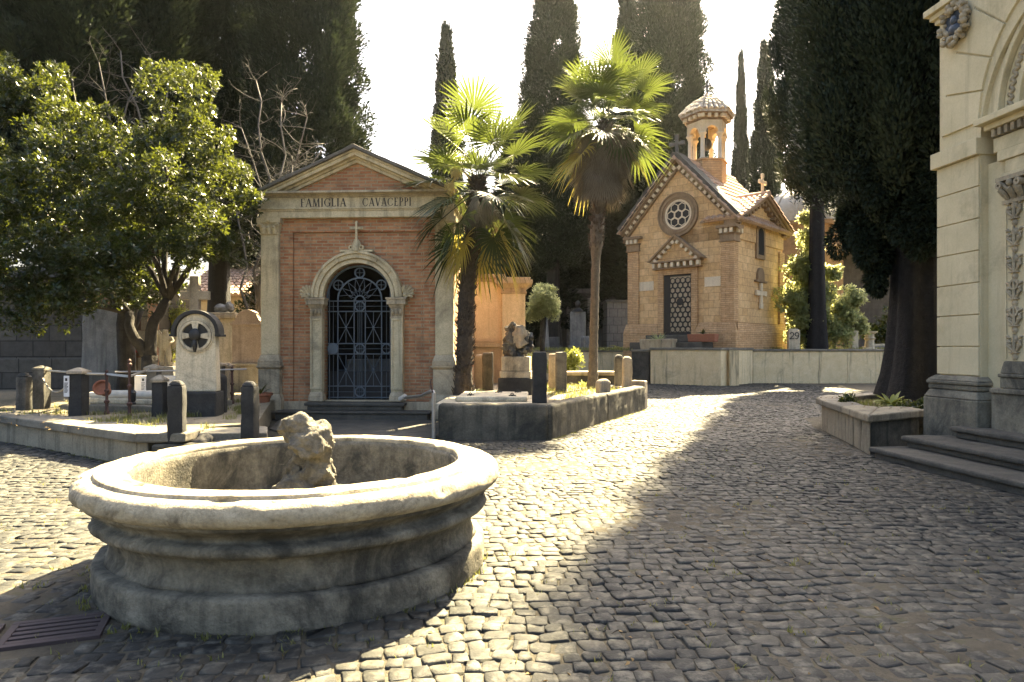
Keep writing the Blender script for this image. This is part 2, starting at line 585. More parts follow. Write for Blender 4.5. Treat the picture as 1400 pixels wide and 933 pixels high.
def cobbles():
    rng = np.random.default_rng(7)
    C = []
    v = .2
    while v < 34.5:
        h = rng.uniform(.112, .155)
        u = -15.5 + rng.uniform(0, .2)
        while u < 13:
            w = rng.choice([rng.uniform(.085, .11), rng.uniform(.11, .135), rng.uniform(.135, .165)])
            if abs(u) < .85 * v + 3.5:
                C.append((u + w / 2, v + h / 2, w, h))
            u += w
        v += h
    C = np.array(C)
    x, y = warp(C[:, 0], C[:, 1])
    keep = []
    for i in range(len(C)):
        px, py = float(x[i]), float(y[i])
        if (px + 1.6) ** 2 + (py - 5.15) ** 2 < 1.2 ** 2:
            continue
        if in_poly(px, py, PLAT) or in_poly(px, py, PLOT) or in_poly(px, py, RPLOT) or in_poly(px, py, TERR):
            continue
        if -5.2 < px < -1.32 and 12.2 < py < 18 and px > -3.4 - (py - 9.45) * .33:
            continue
        if px > 7.3 - .1 * py and py < 10.3:
            continue
        if -3.35 < px < -2.28 and 3.55 < py < 4.05:
            continue
        keep.append(i)
    C = C[keep]
    n = len(C)
    ex = .01
    # numeric rotation of each stone from the warp
    x0, y0 = warp(C[:, 0], C[:, 1])
    xu, yu = warp(C[:, 0] + ex, C[:, 1])
    ang = np.arctan2(yu - y0, xu - x0) + rng.normal(0, .035, n)
    a = C[:, 2] / 2 - rng.uniform(.0008, .0048, n)
    b = C[:, 3] / 2 - rng.uniform(.0005, .0055, n)
    k = rng.uniform(.62, .90, n)
    # eight corner outline
    ox = np.stack([-a * k, a * k, a, a, a * k, -a * k, -a, -a], 1)
    oy = np.stack([-b, -b, -b * k, b * k, b, b, b * k, -b * k], 1)
    ox = ox + rng.normal(0, .0055, (n, 8))
    oy = oy + rng.normal(0, .0065, (n, 8))
    ca, sa = np.cos(ang)[:, None], np.sin(ang)[:, None]
    z0 = .004 * np.sin(x0 * 1.3 + y0 * .4) + .003 * np.sin(y0 * 1.9 - x0 * .8) + rng.normal(0, .0036, n) + .003
    tx, ty = rng.normal(0, .042, n), rng.normal(0, .042, n)
    V = np.zeros((n, 24, 3))
    for L, (s, dz) in enumerate(((1.0, -.05), (.985, -.0062), (.86, .0))):
        qx, qy = ox * s, oy * s
        V[:, L * 8:(L + 1) * 8, 0] = x0[:, None] + qx * ca - qy * sa
        V[:, L * 8:(L + 1) * 8, 1] = y0[:, None] + qx * sa + qy * ca
        zz = z0[:, None] + dz + qx * tx[:, None] + qy * ty[:, None]
        if L == 2:
            zz = zz + rng.normal(0, .0022, (n, 8))
        V[:, L * 8:(L + 1) * 8, 2] = zz
    F = []
    for L in (0, 8):
        for i in range(8):
            j = (i + 1) % 8
            F.append((L + i, L + j, L + 8 + j, L + 8 + i))
    F += [(16, 17, 18, 19), (16, 19, 20, 23), (20, 21, 22, 23)]
    F = np.array(F)
    FF = (np.arange(n)[:, None, None] * 24 + F[None]).reshape(-1, 4)
    tint = np.repeat(np.clip(rng.normal(.42, .22, n), 0, 1), len(F))
    o = np_mesh('cobblestone_paving', V.reshape(-1, 3), FF, m_cobble, tint=tint, smooth=True)
    o['kind'] = 'structure'
    return n


NCOB = cobbles()
# rough stone apron in front of the temple steps
MB().prism([(-3.62, 11.9), (-1.36, 12.05), (-1.36, 15.0), (-5.15, 15.2), (-4.75, 13.4)], -.1, .022, 'xy') \
    .build('pavement', M['step'], kind='structure', subdiv=.5, rough=.012, rscale=2.0)

# terrace ground behind the streaked wall
t = NT('terrace_earth')
p = t.geo()
c = t.ramp(t.noise(p, 1.5, 7, .7), [(.3, (.05, .05, .028)), (.5, (.10, .085, .055)), (.7, (.15, .13, .085))])
m_earth = t.finish(c, .95, t.bump(t.noise(p, 8, 6, .7), .8, .06), spec=.2)
MB().prism([(6.4, 31.0), (8.75, 29.4), (10.7, 31.4), (40, 31.4), (40, 120), (-40, 120), (-40, 34.9), (6.2, 34.9)], -.5, 1.5, 'xy') \
    .build('terrace_ground', m_earth, kind='structure')

# ------------------------------------------------------------------ drain grate
g = thing('drain_grate', 'dark cast iron drain grate with long slots set in cobbles beside the fountain foot', 'grate', (-2.80, 3.78, .004), R(21))
for i, dx in enumerate((-.30, .24)):
    b = MB()
    b.box(dx - .25, dx + .25, -.19, -.15, -.03, .012).box(dx - .25, dx + .25, .15, .19, -.03, .012)
    b.box(dx - .25, dx - .21, -.15, .15, -.03, .011).box(dx + .21, dx + .25, -.15, .15, -.03, .011)
    for k in range(5):
        y = -.15 + k * .3 / 4.6
        b.box(dx - .21, dx + .21, y + .008, y + .046, -.03, .009)
    b.build('grate_panel', M['grate'], g, bevel=.003)
MB().box(-.58, .52, -.20, .20, -.09, -.04).build('pit', M['dark'], g)

# ------------------------------------------------------------------ fountain
f = thing('stone_fountain', 'large round weathered stone basin with a rough rock in its middle', 'fountain', (-1.575, 5.15, 0))


def rough_lathe(name, prof, mat, n=160, amp=.006, rs=5.0, sub=.035, smooth=True, chips=0.0):
    P = []
    for (r0, z0), (r1, z1) in zip(prof, prof[1:]):
        L = math.hypot(r1 - r0, z1 - z0)
        k = max(1, int(L / sub))
        for i in range(k):
            P.append((r0 + (r1 - r0) * i / k, z0 + (z1 - z0) * i / k))
    P.append(prof[-1])
    b = MB().lathe(P, n, cap=False)
    V = []
    off = Vector((hash_name(name), 0, 3.3))
    for q in b.v:
        q = Vector(q)
        d = noise.fractal(q * rs + off, .75, 2.2, 6) * amp
        d += noise.noise(q * 1.3 + off) * amp * 1.2
        if chips:
            e = noise.noise(q * 9.0 + off * 2)
            if e > .32:
                d -= (e - .32) * chips
        dirv = Vector((q.x, q.y, 0))
        dirv.normalize()
        V.append((q.x + dirv.x * d, q.y + dirv.y * d, q.z + d * .6))
    b.v = V
    o = b.build(name, mat, f, smooth=smooth)
    return o


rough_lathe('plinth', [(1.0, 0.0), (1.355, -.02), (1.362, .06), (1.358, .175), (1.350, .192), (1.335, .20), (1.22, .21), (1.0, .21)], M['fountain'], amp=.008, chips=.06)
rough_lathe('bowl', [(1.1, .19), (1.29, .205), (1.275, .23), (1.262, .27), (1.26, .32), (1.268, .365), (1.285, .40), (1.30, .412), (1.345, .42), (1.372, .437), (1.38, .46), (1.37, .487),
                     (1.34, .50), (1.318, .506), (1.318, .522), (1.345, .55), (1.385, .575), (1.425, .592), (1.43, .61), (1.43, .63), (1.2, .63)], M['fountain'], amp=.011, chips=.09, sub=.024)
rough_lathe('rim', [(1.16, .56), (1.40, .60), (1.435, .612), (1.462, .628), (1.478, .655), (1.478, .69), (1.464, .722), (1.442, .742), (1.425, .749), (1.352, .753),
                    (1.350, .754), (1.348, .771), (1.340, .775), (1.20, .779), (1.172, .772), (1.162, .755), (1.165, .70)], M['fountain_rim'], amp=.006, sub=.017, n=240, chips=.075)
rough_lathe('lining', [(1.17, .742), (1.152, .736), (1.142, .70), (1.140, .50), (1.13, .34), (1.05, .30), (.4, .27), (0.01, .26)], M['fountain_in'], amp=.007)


def rock(parent, name, blobs, mat, seed, amp=.12, rs=2.6, size=.03):
    """rough boulder: a remeshed union of lumps, then broken up with noise"""
    b = MB()
    rgk = random.Random(seed)
    for c_, r_ in blobs:
        bmh = bmesh.new()
        for q in range(13):
            d = Vector((rgk.gauss(0, 1), rgk.gauss(0, 1), rgk.gauss(0, 1))).normalized()
            bmh.verts.new((c_[0] + d.x * r_[0] * 1.12, c_[1] + d.y * r_[1] * 1.12, c_[2] + d.z * r_[2] * 1.12))
        bmesh.ops.convex_hull(bmh, input=bmh.verts)
        bmesh.ops.delete(bmh, geom=[v for v in bmh.verts if not v.link_faces], context='VERTS')
        bmh.verts.index_update()
        b.add([v.co.copy() for v in bmh.verts], [[v.index for v in q.verts] for q in bmh.faces])
        bmh.free()
    me = bpy.data.meshes.new(name)
    me.from_pydata(b.v, [], b.f)
    o = bpy.data.objects.new(name, me)
    COL.objects.link(o)
    md = o.modifiers.new('r', 'REMESH')
    md.mode = 'VOXEL'
    md.voxel_size = size
    dg = bpy.context.evaluated_depsgraph_get()
    m2 = bpy.data.meshes.new_from_object(o.evaluated_get(dg))
    o.modifiers.clear()
    o.data = m2
    bm = bmesh.new()
    bm.from_mesh(m2)
    bm.normal_update()
    off = Vector((seed * 3.1, seed, seed * .3))
    for v in bm.verts:
        q = v.co * rs + off
        d = noise.fractal(q, .9, 2.1, 5) * amp
        cell = noise.voronoi(v.co * rs * 1.6 + off)[0]
        d += (cell[0] - .35) * amp * .5
        v.co += v.normal * d
    bm.to_mesh(m2)
    bm.free()
    m2.polygons.foreach_set('use_smooth', [True] * len(m2.polygons))
    sharpen(m2, R(32))
    m2.name = name
    m2.materials.clear()
    m2.materials.append(mat)
    if parent is not None:
        o.parent = parent
    return o


rock(f, 'spout_rock', [((.03, .05, .40), (.25, .23, .30)), ((.02, .05, .66), (.21, .19, .22)), ((.14, .0, .44), (.20, .2, .22)), ((.22, -.02, .34), (.2, .18, .17)), ((.03, .04, .62), (.19, .17, .24)),
                       ((.02, .0, .89), (.22, .18, .16)), ((.09, -.02, .88), (.17, .16, .12)), ((-.03, 0, .98), (.15, .14, .12))], M['rock'], 17, amp=.042, rs=6.5, size=.012)
b = MB().lathe([(.028, 0), (.028, .03), (.014, .04), (.014, .09), (.022, .095), (.022, .115), (.0, .118)], 10, (-.60, -.42, .30))
b.build('nozzle', M['rust'], f, smooth='angle')

# weeds in the joints and dry leaves on the stones
def tuft_field(name, pts, mat, hmin, hmax, blades, spread, seed, kind='stuff', label=None, cat=None, wid=.005):
    rng = np.random.default_rng(seed)
    P = np.repeat(np.array(pts, dtype=float), blades, axis=0)
    n = len(P)
    P[:, 0] += rng.normal(0, spread, n)
    P[:, 1] += rng.normal(0, spread, n)
    az = rng.uniform(0, 2 * PI, n)
    h = rng.uniform(hmin, hmax, n)
    lean = rng.uniform(.15, .8, n) * h
    w = wid * rng.uniform(.6, 1.5, n)
    dx, dy = np.cos(az), np.sin(az)
    V = np.zeros((n, 5, 3))
    V[:, 0] = P + np.stack([-dy * w, dx * w, 0 * w], 1)
    V[:, 1] = P + np.stack([dy * w, -dx * w, 0 * w], 1)
    mid = P + np.stack([dx * lean * .35, dy * lean * .35, h * .6], 1)
    V[:, 2] = mid + np.stack([dy * w * .7, -dx * w * .7, 0 * w], 1)
    V[:, 3] = mid + np.stack([-dy * w * .7, dx * w * .7, 0 * w], 1)
    V[:, 4] = P + np.stack([dx * lean, dy * lean, h], 1)
    F = np.array([(0, 1, 2, 3), (3, 2, 4, 4)])
    me = bpy.data.meshes.new(name)
    vs = V.reshape(-1, 3)
    fs = []
    for i in range(n):
        o_ = i * 5
        fs.append((o_, o_ + 1, o_ + 2, o_ + 3))
        fs.append((o_ + 3, o_ + 2, o_ + 4))
    me.from_pydata(vs.tolist(), [], fs)
    at_ = me.attributes.new('tint', 'FLOAT', 'FACE')
    at_.data.foreach_set('value', np.repeat(rng.uniform(0, 1, n), 2).astype(np.float32))
    me.materials.append(mat)
    o = bpy.data.objects.new(name, me)
    COL.objects.link(o)
    return tag(o, label, cat, None, kind)


rw = random.Random(5)
pts = []
for i in range(70):
    a_ = rw.uniform(0, 2 * PI)
    pts.append((-1.6 + 1.385 * math.cos(a_), 5.15 + 1.385 * math.sin(a_), -.015))
for i in range(420):
    y = rw.uniform(3.0, 11)
    pts.append((rw.uniform(-.75, .8) * y, y, -.025))
pts = [q for q in pts if (q[0] + 1.6) ** 2 + (q[1] - 5.15) ** 2 > 1.3 ** 2 and not (q[0] < -4.6 and q[1] > 8.6) and not (q[0] > 4.6 and q[1] > 6.5)]
for i in range(160):
    k = rw.random()
    if k < .4:
        s = rw.random()
        pts.append((.70 + 2.84 * s, 11.86 + 6 * s, -.02))
    elif k < .8:
        s = rw.random()
        pts.append((6.2 + 2.6 * s + .1, 30.3 - 1.7 * s, -.02) if rw.random() < .4 else (11 + 8 * s, 30.85, -.02))
    else:
        s = rw.random()
        pts.append((-5.2 - 3.7 * s, 9.28 + 2.48 * s, -.02))
tuft_field('joint_weeds', pts, M['grass'], .02, .06, 9, .02, 3, 'stuff', 'small green weeds sprouting in the cobble joints', 'weeds')
# ------------------------------------------------------------------ brick mausoleum
TZ = R(-3.0)
T = thing('brick_mausoleum', 'red brick family tomb with cream pilasters, gable and arched iron gate, behind the fountain', 'mausoleum', (gx(489.5, 15.6), 15.6, 0), TZ)


def arch_wall(b, w, ztop, o, spring, r, y0, y1, z0=0.0, n=28):
    pts = [(-w, z0), (-o, z0), (-o, spring)]
    for i in range(1, n):
        a = PI - PI * i / n
        pts.append((r * math.cos(a), spring + r * math.sin(a)))
    pts += [(o, spring), (o, z0), (w, z0), (w, ztop), (-w, ztop)]
    return b.prism(pts, y0, y1)


b = MB()
arch_wall(b, 1.50, 4.24, .80, 2.73, .80, .03, .30, .38)              # recessed field
b.box(-1.80, -1.503, -.03, .30, .38, 4.55).box(1.503, 1.80, -.03, .30, .38, 4.55)   # raised strips
b.box(-1.503, 1.503, -.03, .30, 4.243, 4.55)
b.build('brick_wall', M['brick'], T, bevel=.006)
b = MB()
b.box(-2.15, -1.803, .05, 4.6, 0, 4.55).box(1.803, 2.15, .05, 4.6, 0, 4.55).box(-1.80, 1.80, 4.3, 4.6, 0, 4.55)
b.build('side_wall', M['brick'], T)
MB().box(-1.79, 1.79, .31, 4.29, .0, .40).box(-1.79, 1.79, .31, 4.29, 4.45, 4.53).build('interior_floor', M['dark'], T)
MB().box(-1.78, 1.78, 3.2, 3.25, .41, 4.44).build('back_panel', M['dark'], T)  # black sheet painted as the shade inside the tomb
MB().box(-1.0, 1.0, 2.5, 3.1, .41, 1.3).build('altar', M['marble_grey'], T, bevel=.02)
for x0, x1 in ((-1.86, -1.0), (1.0, 1.86)):
    MB().box(x0, x1, -.06, .04, 0, .378).build('socle', M['trim_dark'], T, bevel=.01)

# pilasters with pedestal and capital
for sx in (-1, 1):
    cx = sx * 2.0
    p = MB().box(cx - .205, cx + .205, -.14, .10, 1.45, 4.18).build('pilaster', M['trim'], T, bevel=.008)
    b = MB()
    b.box(cx - .30, cx + .30, -.24, .12, 0, .42)
    b.box(cx - .30, cx + .30, -.24, .12, .42, .56, top=(.05, .05))
    b.box(cx - .25, cx + .25, -.19, .12, .56, 1.12)
    b.box(cx - .25, cx + .25, -.19, .11, 1.121, 1.16, top=(-.04, -.04))
    b.box(cx - .295, cx + .295, -.235, .12, 1.161, 1.20)
    b.box(cx - .265, cx + .265, -.205, .12, 1.201, 1.29)
    b.box(cx - .265, cx + .265, -.205, .11, 1.291, 1.45, top=(.06, .065))
    b.build('pedestal', M['trim_dark'], p, bevel=.012)
    b = MB()
    b.box(cx - .22, cx + .22, -.155, .10, 4.18, 4.215)
    b.box(cx - .205, cx + .205, -.14, .10, 4.215, 4.44, top=(-.04, -.05))
    b.box(cx - .27, cx + .27, -.22, .12, 4.44, 4.55)
    for k in (-1, 0, 1):                                               # acanthus leaves
        x = cx + k * .13
        b.tube([(x, -.15, 4.2), (x, -.18, 4.28), (x + .0, -.235, 4.345), (x, -.25, 4.32)], [.055, .05, .035, .018], 8)
    for k in (-1, 1):                                                  # volutes
        b.tube([(cx + k * .06, -.18, 4.30), (cx + k * .15, -.21, 4.39), (cx + k * .235, -.225, 4.42), (cx + k * .25, -.23, 4.375), (cx + k * .215, -.23, 4.36)],
               [.02, .026, .028, .026, .022], 8)
    b.blob((cx, -.22, 4.49), .045, 8, 6)
    b.build('capital', M['trim'], p, smooth='angle')

# entablature
b = MB()
b.box(-2.22, 2.22, -.17, 4.7, 4.55, 4.70)
b.box(-2.24, 2.24, -.19, 4.72, 4.701, 4.735)
b.box(-2.26, 2.26, -.215, 4.74, 4.736, 4.765)
b.build('architrave', M['trim'], T, bevel=.008)
MB().box(-2.20, 2.20, -.155, 4.68, 4.766, 5.01).build('frieze', M['trim'], T, bevel=.005)
b = MB()
b.box(-2.24, 2.24, -.19, 4.72, 5.011, 5.04)
b.box(-2.24, 2.24, -.19, 4.72, 5.041, 5.075, top=(-.06, -.08))
b.box(-2.33, 2.33, -.34, 4.86, 5.076, 5.125)
b.build('cornice', M['trim_dark'], T, bevel=.006)
sl, zt = .445, 5.82
MB().prism([(-1.58, 5.126), (1.58, 5.126), (0, zt + .01)], -.05, 4.6).build('tympanum', M['brick'], T)


def rake(sx, off, th, xmax):
    """band of the raking cornice, cut level at the cornice top and plumb at its end"""
    zb = 5.1265
    lo = lambda x: zt + off - sl * x
    P_ = [(0, lo(0)), (0, lo(0) + th)]
    if lo(xmax) + th > zb:
        P_ += [(xmax, lo(xmax) + th)]
        P_ += [(xmax, lo(xmax))] if lo(xmax) > zb else [(xmax, zb), ((zt + off - zb) / sl, zb)]
    else:
        P_ += [((zt + off + th - zb) / sl, zb), ((zt + off - zb) / sl, zb)]
    return [(sx * q[0], q[1]) for q in P_]


for sx in (-1, 1):
    b = MB()
    for off, th, xm, yo in ((-.02, .075, 2.30, -.13), (.056, .05, 2.30, -.18), (.107, .085, 2.32, -.29), (.193, .04, 2.34, -.33)):
        b.prism(rake(sx, off, th, xm), yo, .1)
    b.build('raking_cornice', M['trim'], T, bevel=.005)
    b = MB()
    b.prism(rake(sx, .234, .085, 2.40), -.40, 4.95)
    b.build('roof_slab', M['slate'], T, bevel=.012, subdiv=.3, rough=.012, rscale=3)

# letters cut from strokes: (x, z) polygons in a unit-high box
TK, TN = .155, .055


def stroke(x0, z0, x1, z1, w):
    """parallelogram whose ends are level"""
    dz = z1 - z0
    if abs(dz) < 1e-6:
        return [(x0, z0 - w / 2), (x1, z0 - w / 2), (x1, z0 + w / 2), (x0, z0 + w / 2)]
    h = w / 2 * math.hypot(x1 - x0, dz) / abs(dz)
    return [(x0 - h, z0), (x0 + h, z0), (x1 + h, z1), (x1 - h, z1)]


def serif(x, z, w=.30, up=True):
    t_ = .045
    return [(x - w / 2, z), (x + w / 2, z), (x + w / 2, z + (t_ if up else -t_)), (x - w / 2, z + (t_ if up else -t_))]


def bow(cx, cz, rx, rz, a0, a1, n=14):
    P = []
    for i in range(n):
        q0, q1 = a0 + (a1 - a0) * i / n, a0 + (a1 - a0) * (i + 1) / n
        w0 = TN + (TK - TN) * abs(math.cos(q0)) ** 1.5
        w1 = TN + (TK - TN) * abs(math.cos(q1)) ** 1.5
        P.append([(cx + (rx - w0 / 2) * math.cos(q0), cz + (rz - .02) * math.sin(q0) - 0), (cx + (rx + w0 / 2) * math.cos(q0), cz + (rz + .03) * math.sin(q0)),
                  (cx + (rx + w1 / 2) * math.cos(q1), cz + (rz + .03) * math.sin(q1)), (cx + (rx - w1 / 2) * math.cos(q1), cz + (rz - .02) * math.sin(q1))])
    return P


def glyph(ch):
    if ch == 'I':
        return [stroke(.17, 0, .17, 1, TK), serif(.17, 0), serif(.17, 1, up=False)], .34
    if ch == 'F':
        return [stroke(.17, 0, .17, 1, TK), serif(.17, 0), stroke(.02, .97, .56, .97, .06), stroke(.2, .53, .46, .53, .05), [(.53, .80), (.57, .80), (.57, 1), (.53, 1)]], .60
    if ch == 'E':
        return [stroke(.17, 0, .17, 1, TK), stroke(.02, .97, .56, .97, .06), stroke(.2, .53, .48, .53, .05), stroke(.02, .03, .60, .03, .06),
                [(.53, .82), (.57, .82), (.57, 1), (.53, 1)], [(.57, 0), (.61, 0), (.61, .2), (.57, .2)]], .64
    if ch == 'L':
        return [stroke(.17, 0, .17, 1, TK), serif(.17, 1, up=False), stroke(.02, .03, .60, .03, .06), [(.57, 0), (.61, 0), (.61, .22), (.57, .22)]], .62
    if ch == 'A':
        return [stroke(.10, 0, .40, 1, TN), stroke(.72, 0, .42, 1, TK), stroke(.2, .34, .62, .34, .05), serif(.10, 0, .24), serif(.72, 0, .28)], .82
    if ch == 'V':
        return [stroke(.40, 0, .12, 1, TK), stroke(.42, 0, .70, 1, TN), serif(.12, 1, .28, False), serif(.70, 1, .24, False)], .80
    if ch == 'M':
        return [stroke(.12, 0, .18, 1, TN), stroke(.48, .02, .20, 1, TK * .95), stroke(.48, .02, .80, 1, TN), stroke(.88, 0, .82, 1, TK), serif(.12, 0, .24), serif(.88, 0, .30),
                serif(.15, 1, .2, False), serif(.86, 1, .2, False)], 1.02
    if ch == 'P':
        return [stroke(.17, 0, .17, 1, TK), serif(.17, 0), stroke(.02, .975, .34, .975, .05), stroke(.2, .475, .34, .475, .05)] + bow(.32, .725, .21, .25, -PI / 2, PI / 2, 12), .62
    if ch in 'CG':
        g_ = bow(.46, .5, .38, .47, R(42), R(318), 22) + [[(.70, .72), (.76, .72), (.76, .98), (.72, .98)]]
        if ch == 'G':
            g_ += [stroke(.74, .06, .74, .46, TK * .95), serif(.74, .46, .30, False)]
        else:
            g_ += [[(.70, .12), (.76, .10), (.76, .3), (.73, .3)]]
        return g_, .86
    return [], .3


def write(text, width, h, y, z, gap=.12, space=1.4, cx=0.0):
    tot = 0
    for ch in text:
        tot += (space if ch == ' ' else glyph(ch)[1] + gap)
    s = width / tot
    b = MB()
    x, k = cx - width / 2, 0
    for ch in text:
        if ch == ' ':
            x += space * s
            continue
        P, w = glyph(ch)
        for poly in P:
            k += 1
            b.prism([(x + q[0] * s, z + q[1] * h) for q in poly], y - .008 - (k % 7) * .0006, y + .004)
        x += (w + gap) * s
    return b


write('FAMIGLIA', 1.07, .185, -.155, 4.80, cx=-.745).build('lettering', M['letters'], T)
write('CAVACEPPI', 1.13, .185, -.155, 4.80, cx=.71).build('lettering', M['letters'], T)

# doorway
b = MB()
for r0, r1, y in ((.78, .86, -.10), (.86, .885, -.075), (.885, .985, -.14), (.985, 1.045, -.18)):
    b.ring(0, 2.75, r0, r1 + .001, y, .04, 0, PI, 40)
for a in (R(38), R(62), R(118), R(142)):                              # blocks on the archivolt
    m = Matrix.Translation((0, 0, 2.75)) @ Matrix.Rotation(-(a - PI / 2), 4, 'Y')
    b.box(-.03, .03, -.165, 0, .89, .985, m)
ar = b.build('archivolt', M['trim'], T, smooth='angle', bevel=.006)
for sx in (-1, 1):
    cx = sx * .925
    j = MB().box(cx - .135, cx + .135, -.13, .04, .60, 2.36).build('door_jamb', M['trim'], T, bevel=.008)
    b = MB()
    b.box(cx - .135, cx - .09, -.16, -.129, .72, 2.22).box(cx + .09, cx + .135, -.16, -.129, .72, 2.22)
    b.box(cx - .135, cx + .135, -.16, -.1295, 2.22, 2.27).box(cx - .135, cx + .135, -.16, -.1295, .66, .72)
    b.build('jamb_frame', M['trim'], j, bevel=.005)
    b = MB()
    b.box(cx - .17, cx + .17, -.19, .04, .39, .50).box(cx - .17, cx + .17, -.19, .04, .50, .60, top=(.035, .04))
    b.build('jamb_base', M['trim_dark'], j, bevel=.015)
    b = MB()
    b.box(cx - .15, cx + .15, -.165, .04, 2.27, 2.30)
    b.box(cx - .14, cx + .14, -.15, .04, 2.30, 2.50)
    for k in (-1, 0, 1):
        b.tube([(cx + k * .085, -.14, 2.33), (cx + k * .09, -.18, 2.40), (cx + k * .095, -.20, 2.465)], [.025, .04, .02], 8)
    b.box(cx - .15, cx + .15, -.165, .04, 2.50, 2.58, top=(-.035, -.04))
    b.box(cx - .215, cx + .215, -.235, .04, 2.581, 2.69)
    b.box(cx - .235, cx + .235, -.255, .04, 2.691, 2.735)
    b.build('impost', M['trim_dark'], j, bevel=.006)


def palmette(cx, cz, s, a_mid, spread, n, y):
    b = MB()
    for i in range(n):
        a = a_mid + spread * (i / (n - 1) - .5)
        L = s * (.75 + .25 * math.cos((i / (n - 1) - .5) * PI))
        d = Vector((math.cos(a), 0, math.sin(a)))
        p0 = Vector((cx, y, cz))
        b.tube([p0 + d * s * .18, p0 + d * L * .55 + Vector((0, -.02, 0)), p0 + d * L * .9 + Vector((0, -.025, 0)), p0 + d * L], [.012, .028, .036, .016], 7)
    b.blob((cx, y - .02, cz), (.055, .05, .055), 8, 6)
    return b


for sx in (-1, 1):
    b = palmette(sx * 1.10, 2.80, .24, PI / 2 - sx * R(38), R(130), 7, -.10)
    b.ring(sx * 1.13, 2.80, .03, .062, -.15, -.07, 0, 2 * PI, 12)
    b.build('acroterion', M['trim'], T, smooth='angle')
b = MB()
for k in (-1, 1):
    for i in range(5):
        a = PI / 2 + k * R(18 + 17 * i)
        L = .25 - .012 * i
        p0 = Vector((k * .13, -.12, 3.79))
        d = Vector((math.cos(a) * 1.15, 0, math.sin(a)))
        b.tube([p0 + d * .05, p0 + d * L * .6, p0 + d * L * .9, p0 + d * L], [.012, .026, .034, .015], 7)
    b.ring(k * .12, 3.87, .025, .06, -.17, -.08, 0, 2 * PI, 14)
b.tube([(0, -.13, 3.80), (0, -.15, 3.92), (0, -.13, 4.04)], [.09, .075, .03], 8)
b.box(-.05, .05, -.17, -.09, 4.03, 4.055).box(-.042, .042, -.165, -.095, 3.99, 4.03)
b.box(-.38, .38, -.15, .0, 3.775, 3.82)
b.build('acroterion', M['trim'], T, smooth='angle', bevel=.004)
b = MB()
b.box(-.024, .024, -.155, -.108, 4.055, 4.44).box(-.125, .125, -.154, -.109, 4.29, 4.338)
for (x, z) in ((-.125, 4.314), (.125, 4.314), (0, 4.44)):
    b.blob((x, -.131, z), (.036, .022, .036), 8, 6)
b.build('cross', M['trim'], T, bevel=.004)

# iron gate
G = MB()
yg = .14


def bar(x0, z0, x1, z1, r=.012, y=yg):
    G.tube([(x0, y, z0), (x1, y, z1)], r, 6)


for x in (-.71, -.51, -.13, .13, .51, .71):
    zt = 2.73 + math.sqrt(max(.76 ** 2 - x * x, 0)) if abs(x) > .55 else 2.72
    bar(x, .42, x, zt, .0155 if abs(x) in (.51, .13) else .012)
for x in (-.62, .62, 0, -.045, .045):
    bar(x, .42, x, 2.68, .007, yg + .012)
for z in (.46, .72, 1.46, 1.70, 2.44, 2.68):
    bar(-.74, z, .74, z, .014, yg - .004)
for z in (.59, 1.58, 2.56):
    bar(-.74, z, .74, z, .006, yg + .01)
for (x, z) in ((0, .59), (0, 1.58), (.62, 1.58), (0, 2.56), (0, 3.33), (-.50, 3.05), (.50, 3.05)):
    G.ring(x, z, .095, .122, yg - .016, yg + .016, 0, 2 * PI, 24)
    bar(x - .1, z, x + .1, z, .007)
    bar(x, z - .1, x, z + .1, .007)
for x0, x1 in ((-.51, -.13), (.13, .51)):
    for z0, z1 in ((.72, 1.46), (1.70, 2.44)):
        xm, zm = (x0 + x1) / 2, (z0 + z1) / 2
        bar(x0, z0, x1, z1, .009, yg + .008)
        bar(x0, z1, x1, z0, .009, yg - .008)
        bar(xm, z0, xm, z1, .008)
        bar(x0, zm, x1, zm, .005)
        G.blob((xm, yg - .01, zm), (.03, .018, .03), 8, 5)
G.ring(0, 2.70, .495, .525, yg - .018, yg + .018, 0, PI, 30)
G.ring(0, 2.73, .735, .775, yg - .02, yg + .02, 0, PI, 30)
G.ring(0, 2.70, .09, .12, yg - .016, yg + .016, 0, PI, 16)
for i in range(1, 8):
    a = PI * i / 8
    ca, sa = math.cos(a), math.sin(a)
    bar(.12 * ca, 2.70 + .12 * sa, .30 * ca, 2.70 + .30 * sa, .007)
    for k in (-1, 1):
        a2 = a + k * PI / 16
        bar(.30 * ca, 2.70 + .30 * sa, .50 * math.cos(a2), 2.70 + .5 * math.sin(a2), .007)
        bar(.30 * ca, 2.70 + .30 * sa, .19 * math.cos(a2), 2.70 + .19 * math.sin(a2), .006)
gate = G.build('gate', M['iron_gate'], T)
MB().prism([(-.62 + .13 * math.cos(2 * PI * i / 28), 1.58 + .13 * math.sin(2 * PI * i / 28)) for i in range(28)], yg - .03, yg + .0).build('lock_plate', M['iron_gate'], gate, bevel=.005)
MB().box(-.78, .78, yg + .25, yg + .27, .42, 1.05).build('lower_panel', M['iron'], gate)

# threshold and steps
b = MB()
b.box(-1.14, 1.14, -.34, .30, .30, .375)
b.box(-1.08, 1.08, -.30, .30, .2005, .2995)
b.build('threshold', M['step'], T, bevel=.02, subdiv=.2, rough=.008)
b = MB()
b.box(-1.76, 1.76, -.62, -.06, .155, .20)
b.box(-1.70, 1.70, -.58, -.06, 0, .1545)
b.build('step', M['step'], T, bevel=.02, subdiv=.2, rough=.008)
MB().box(-1.05, 1.05, .0, .30, .376, .405).build('sill', M['trim_dark'], T, bevel=.01)
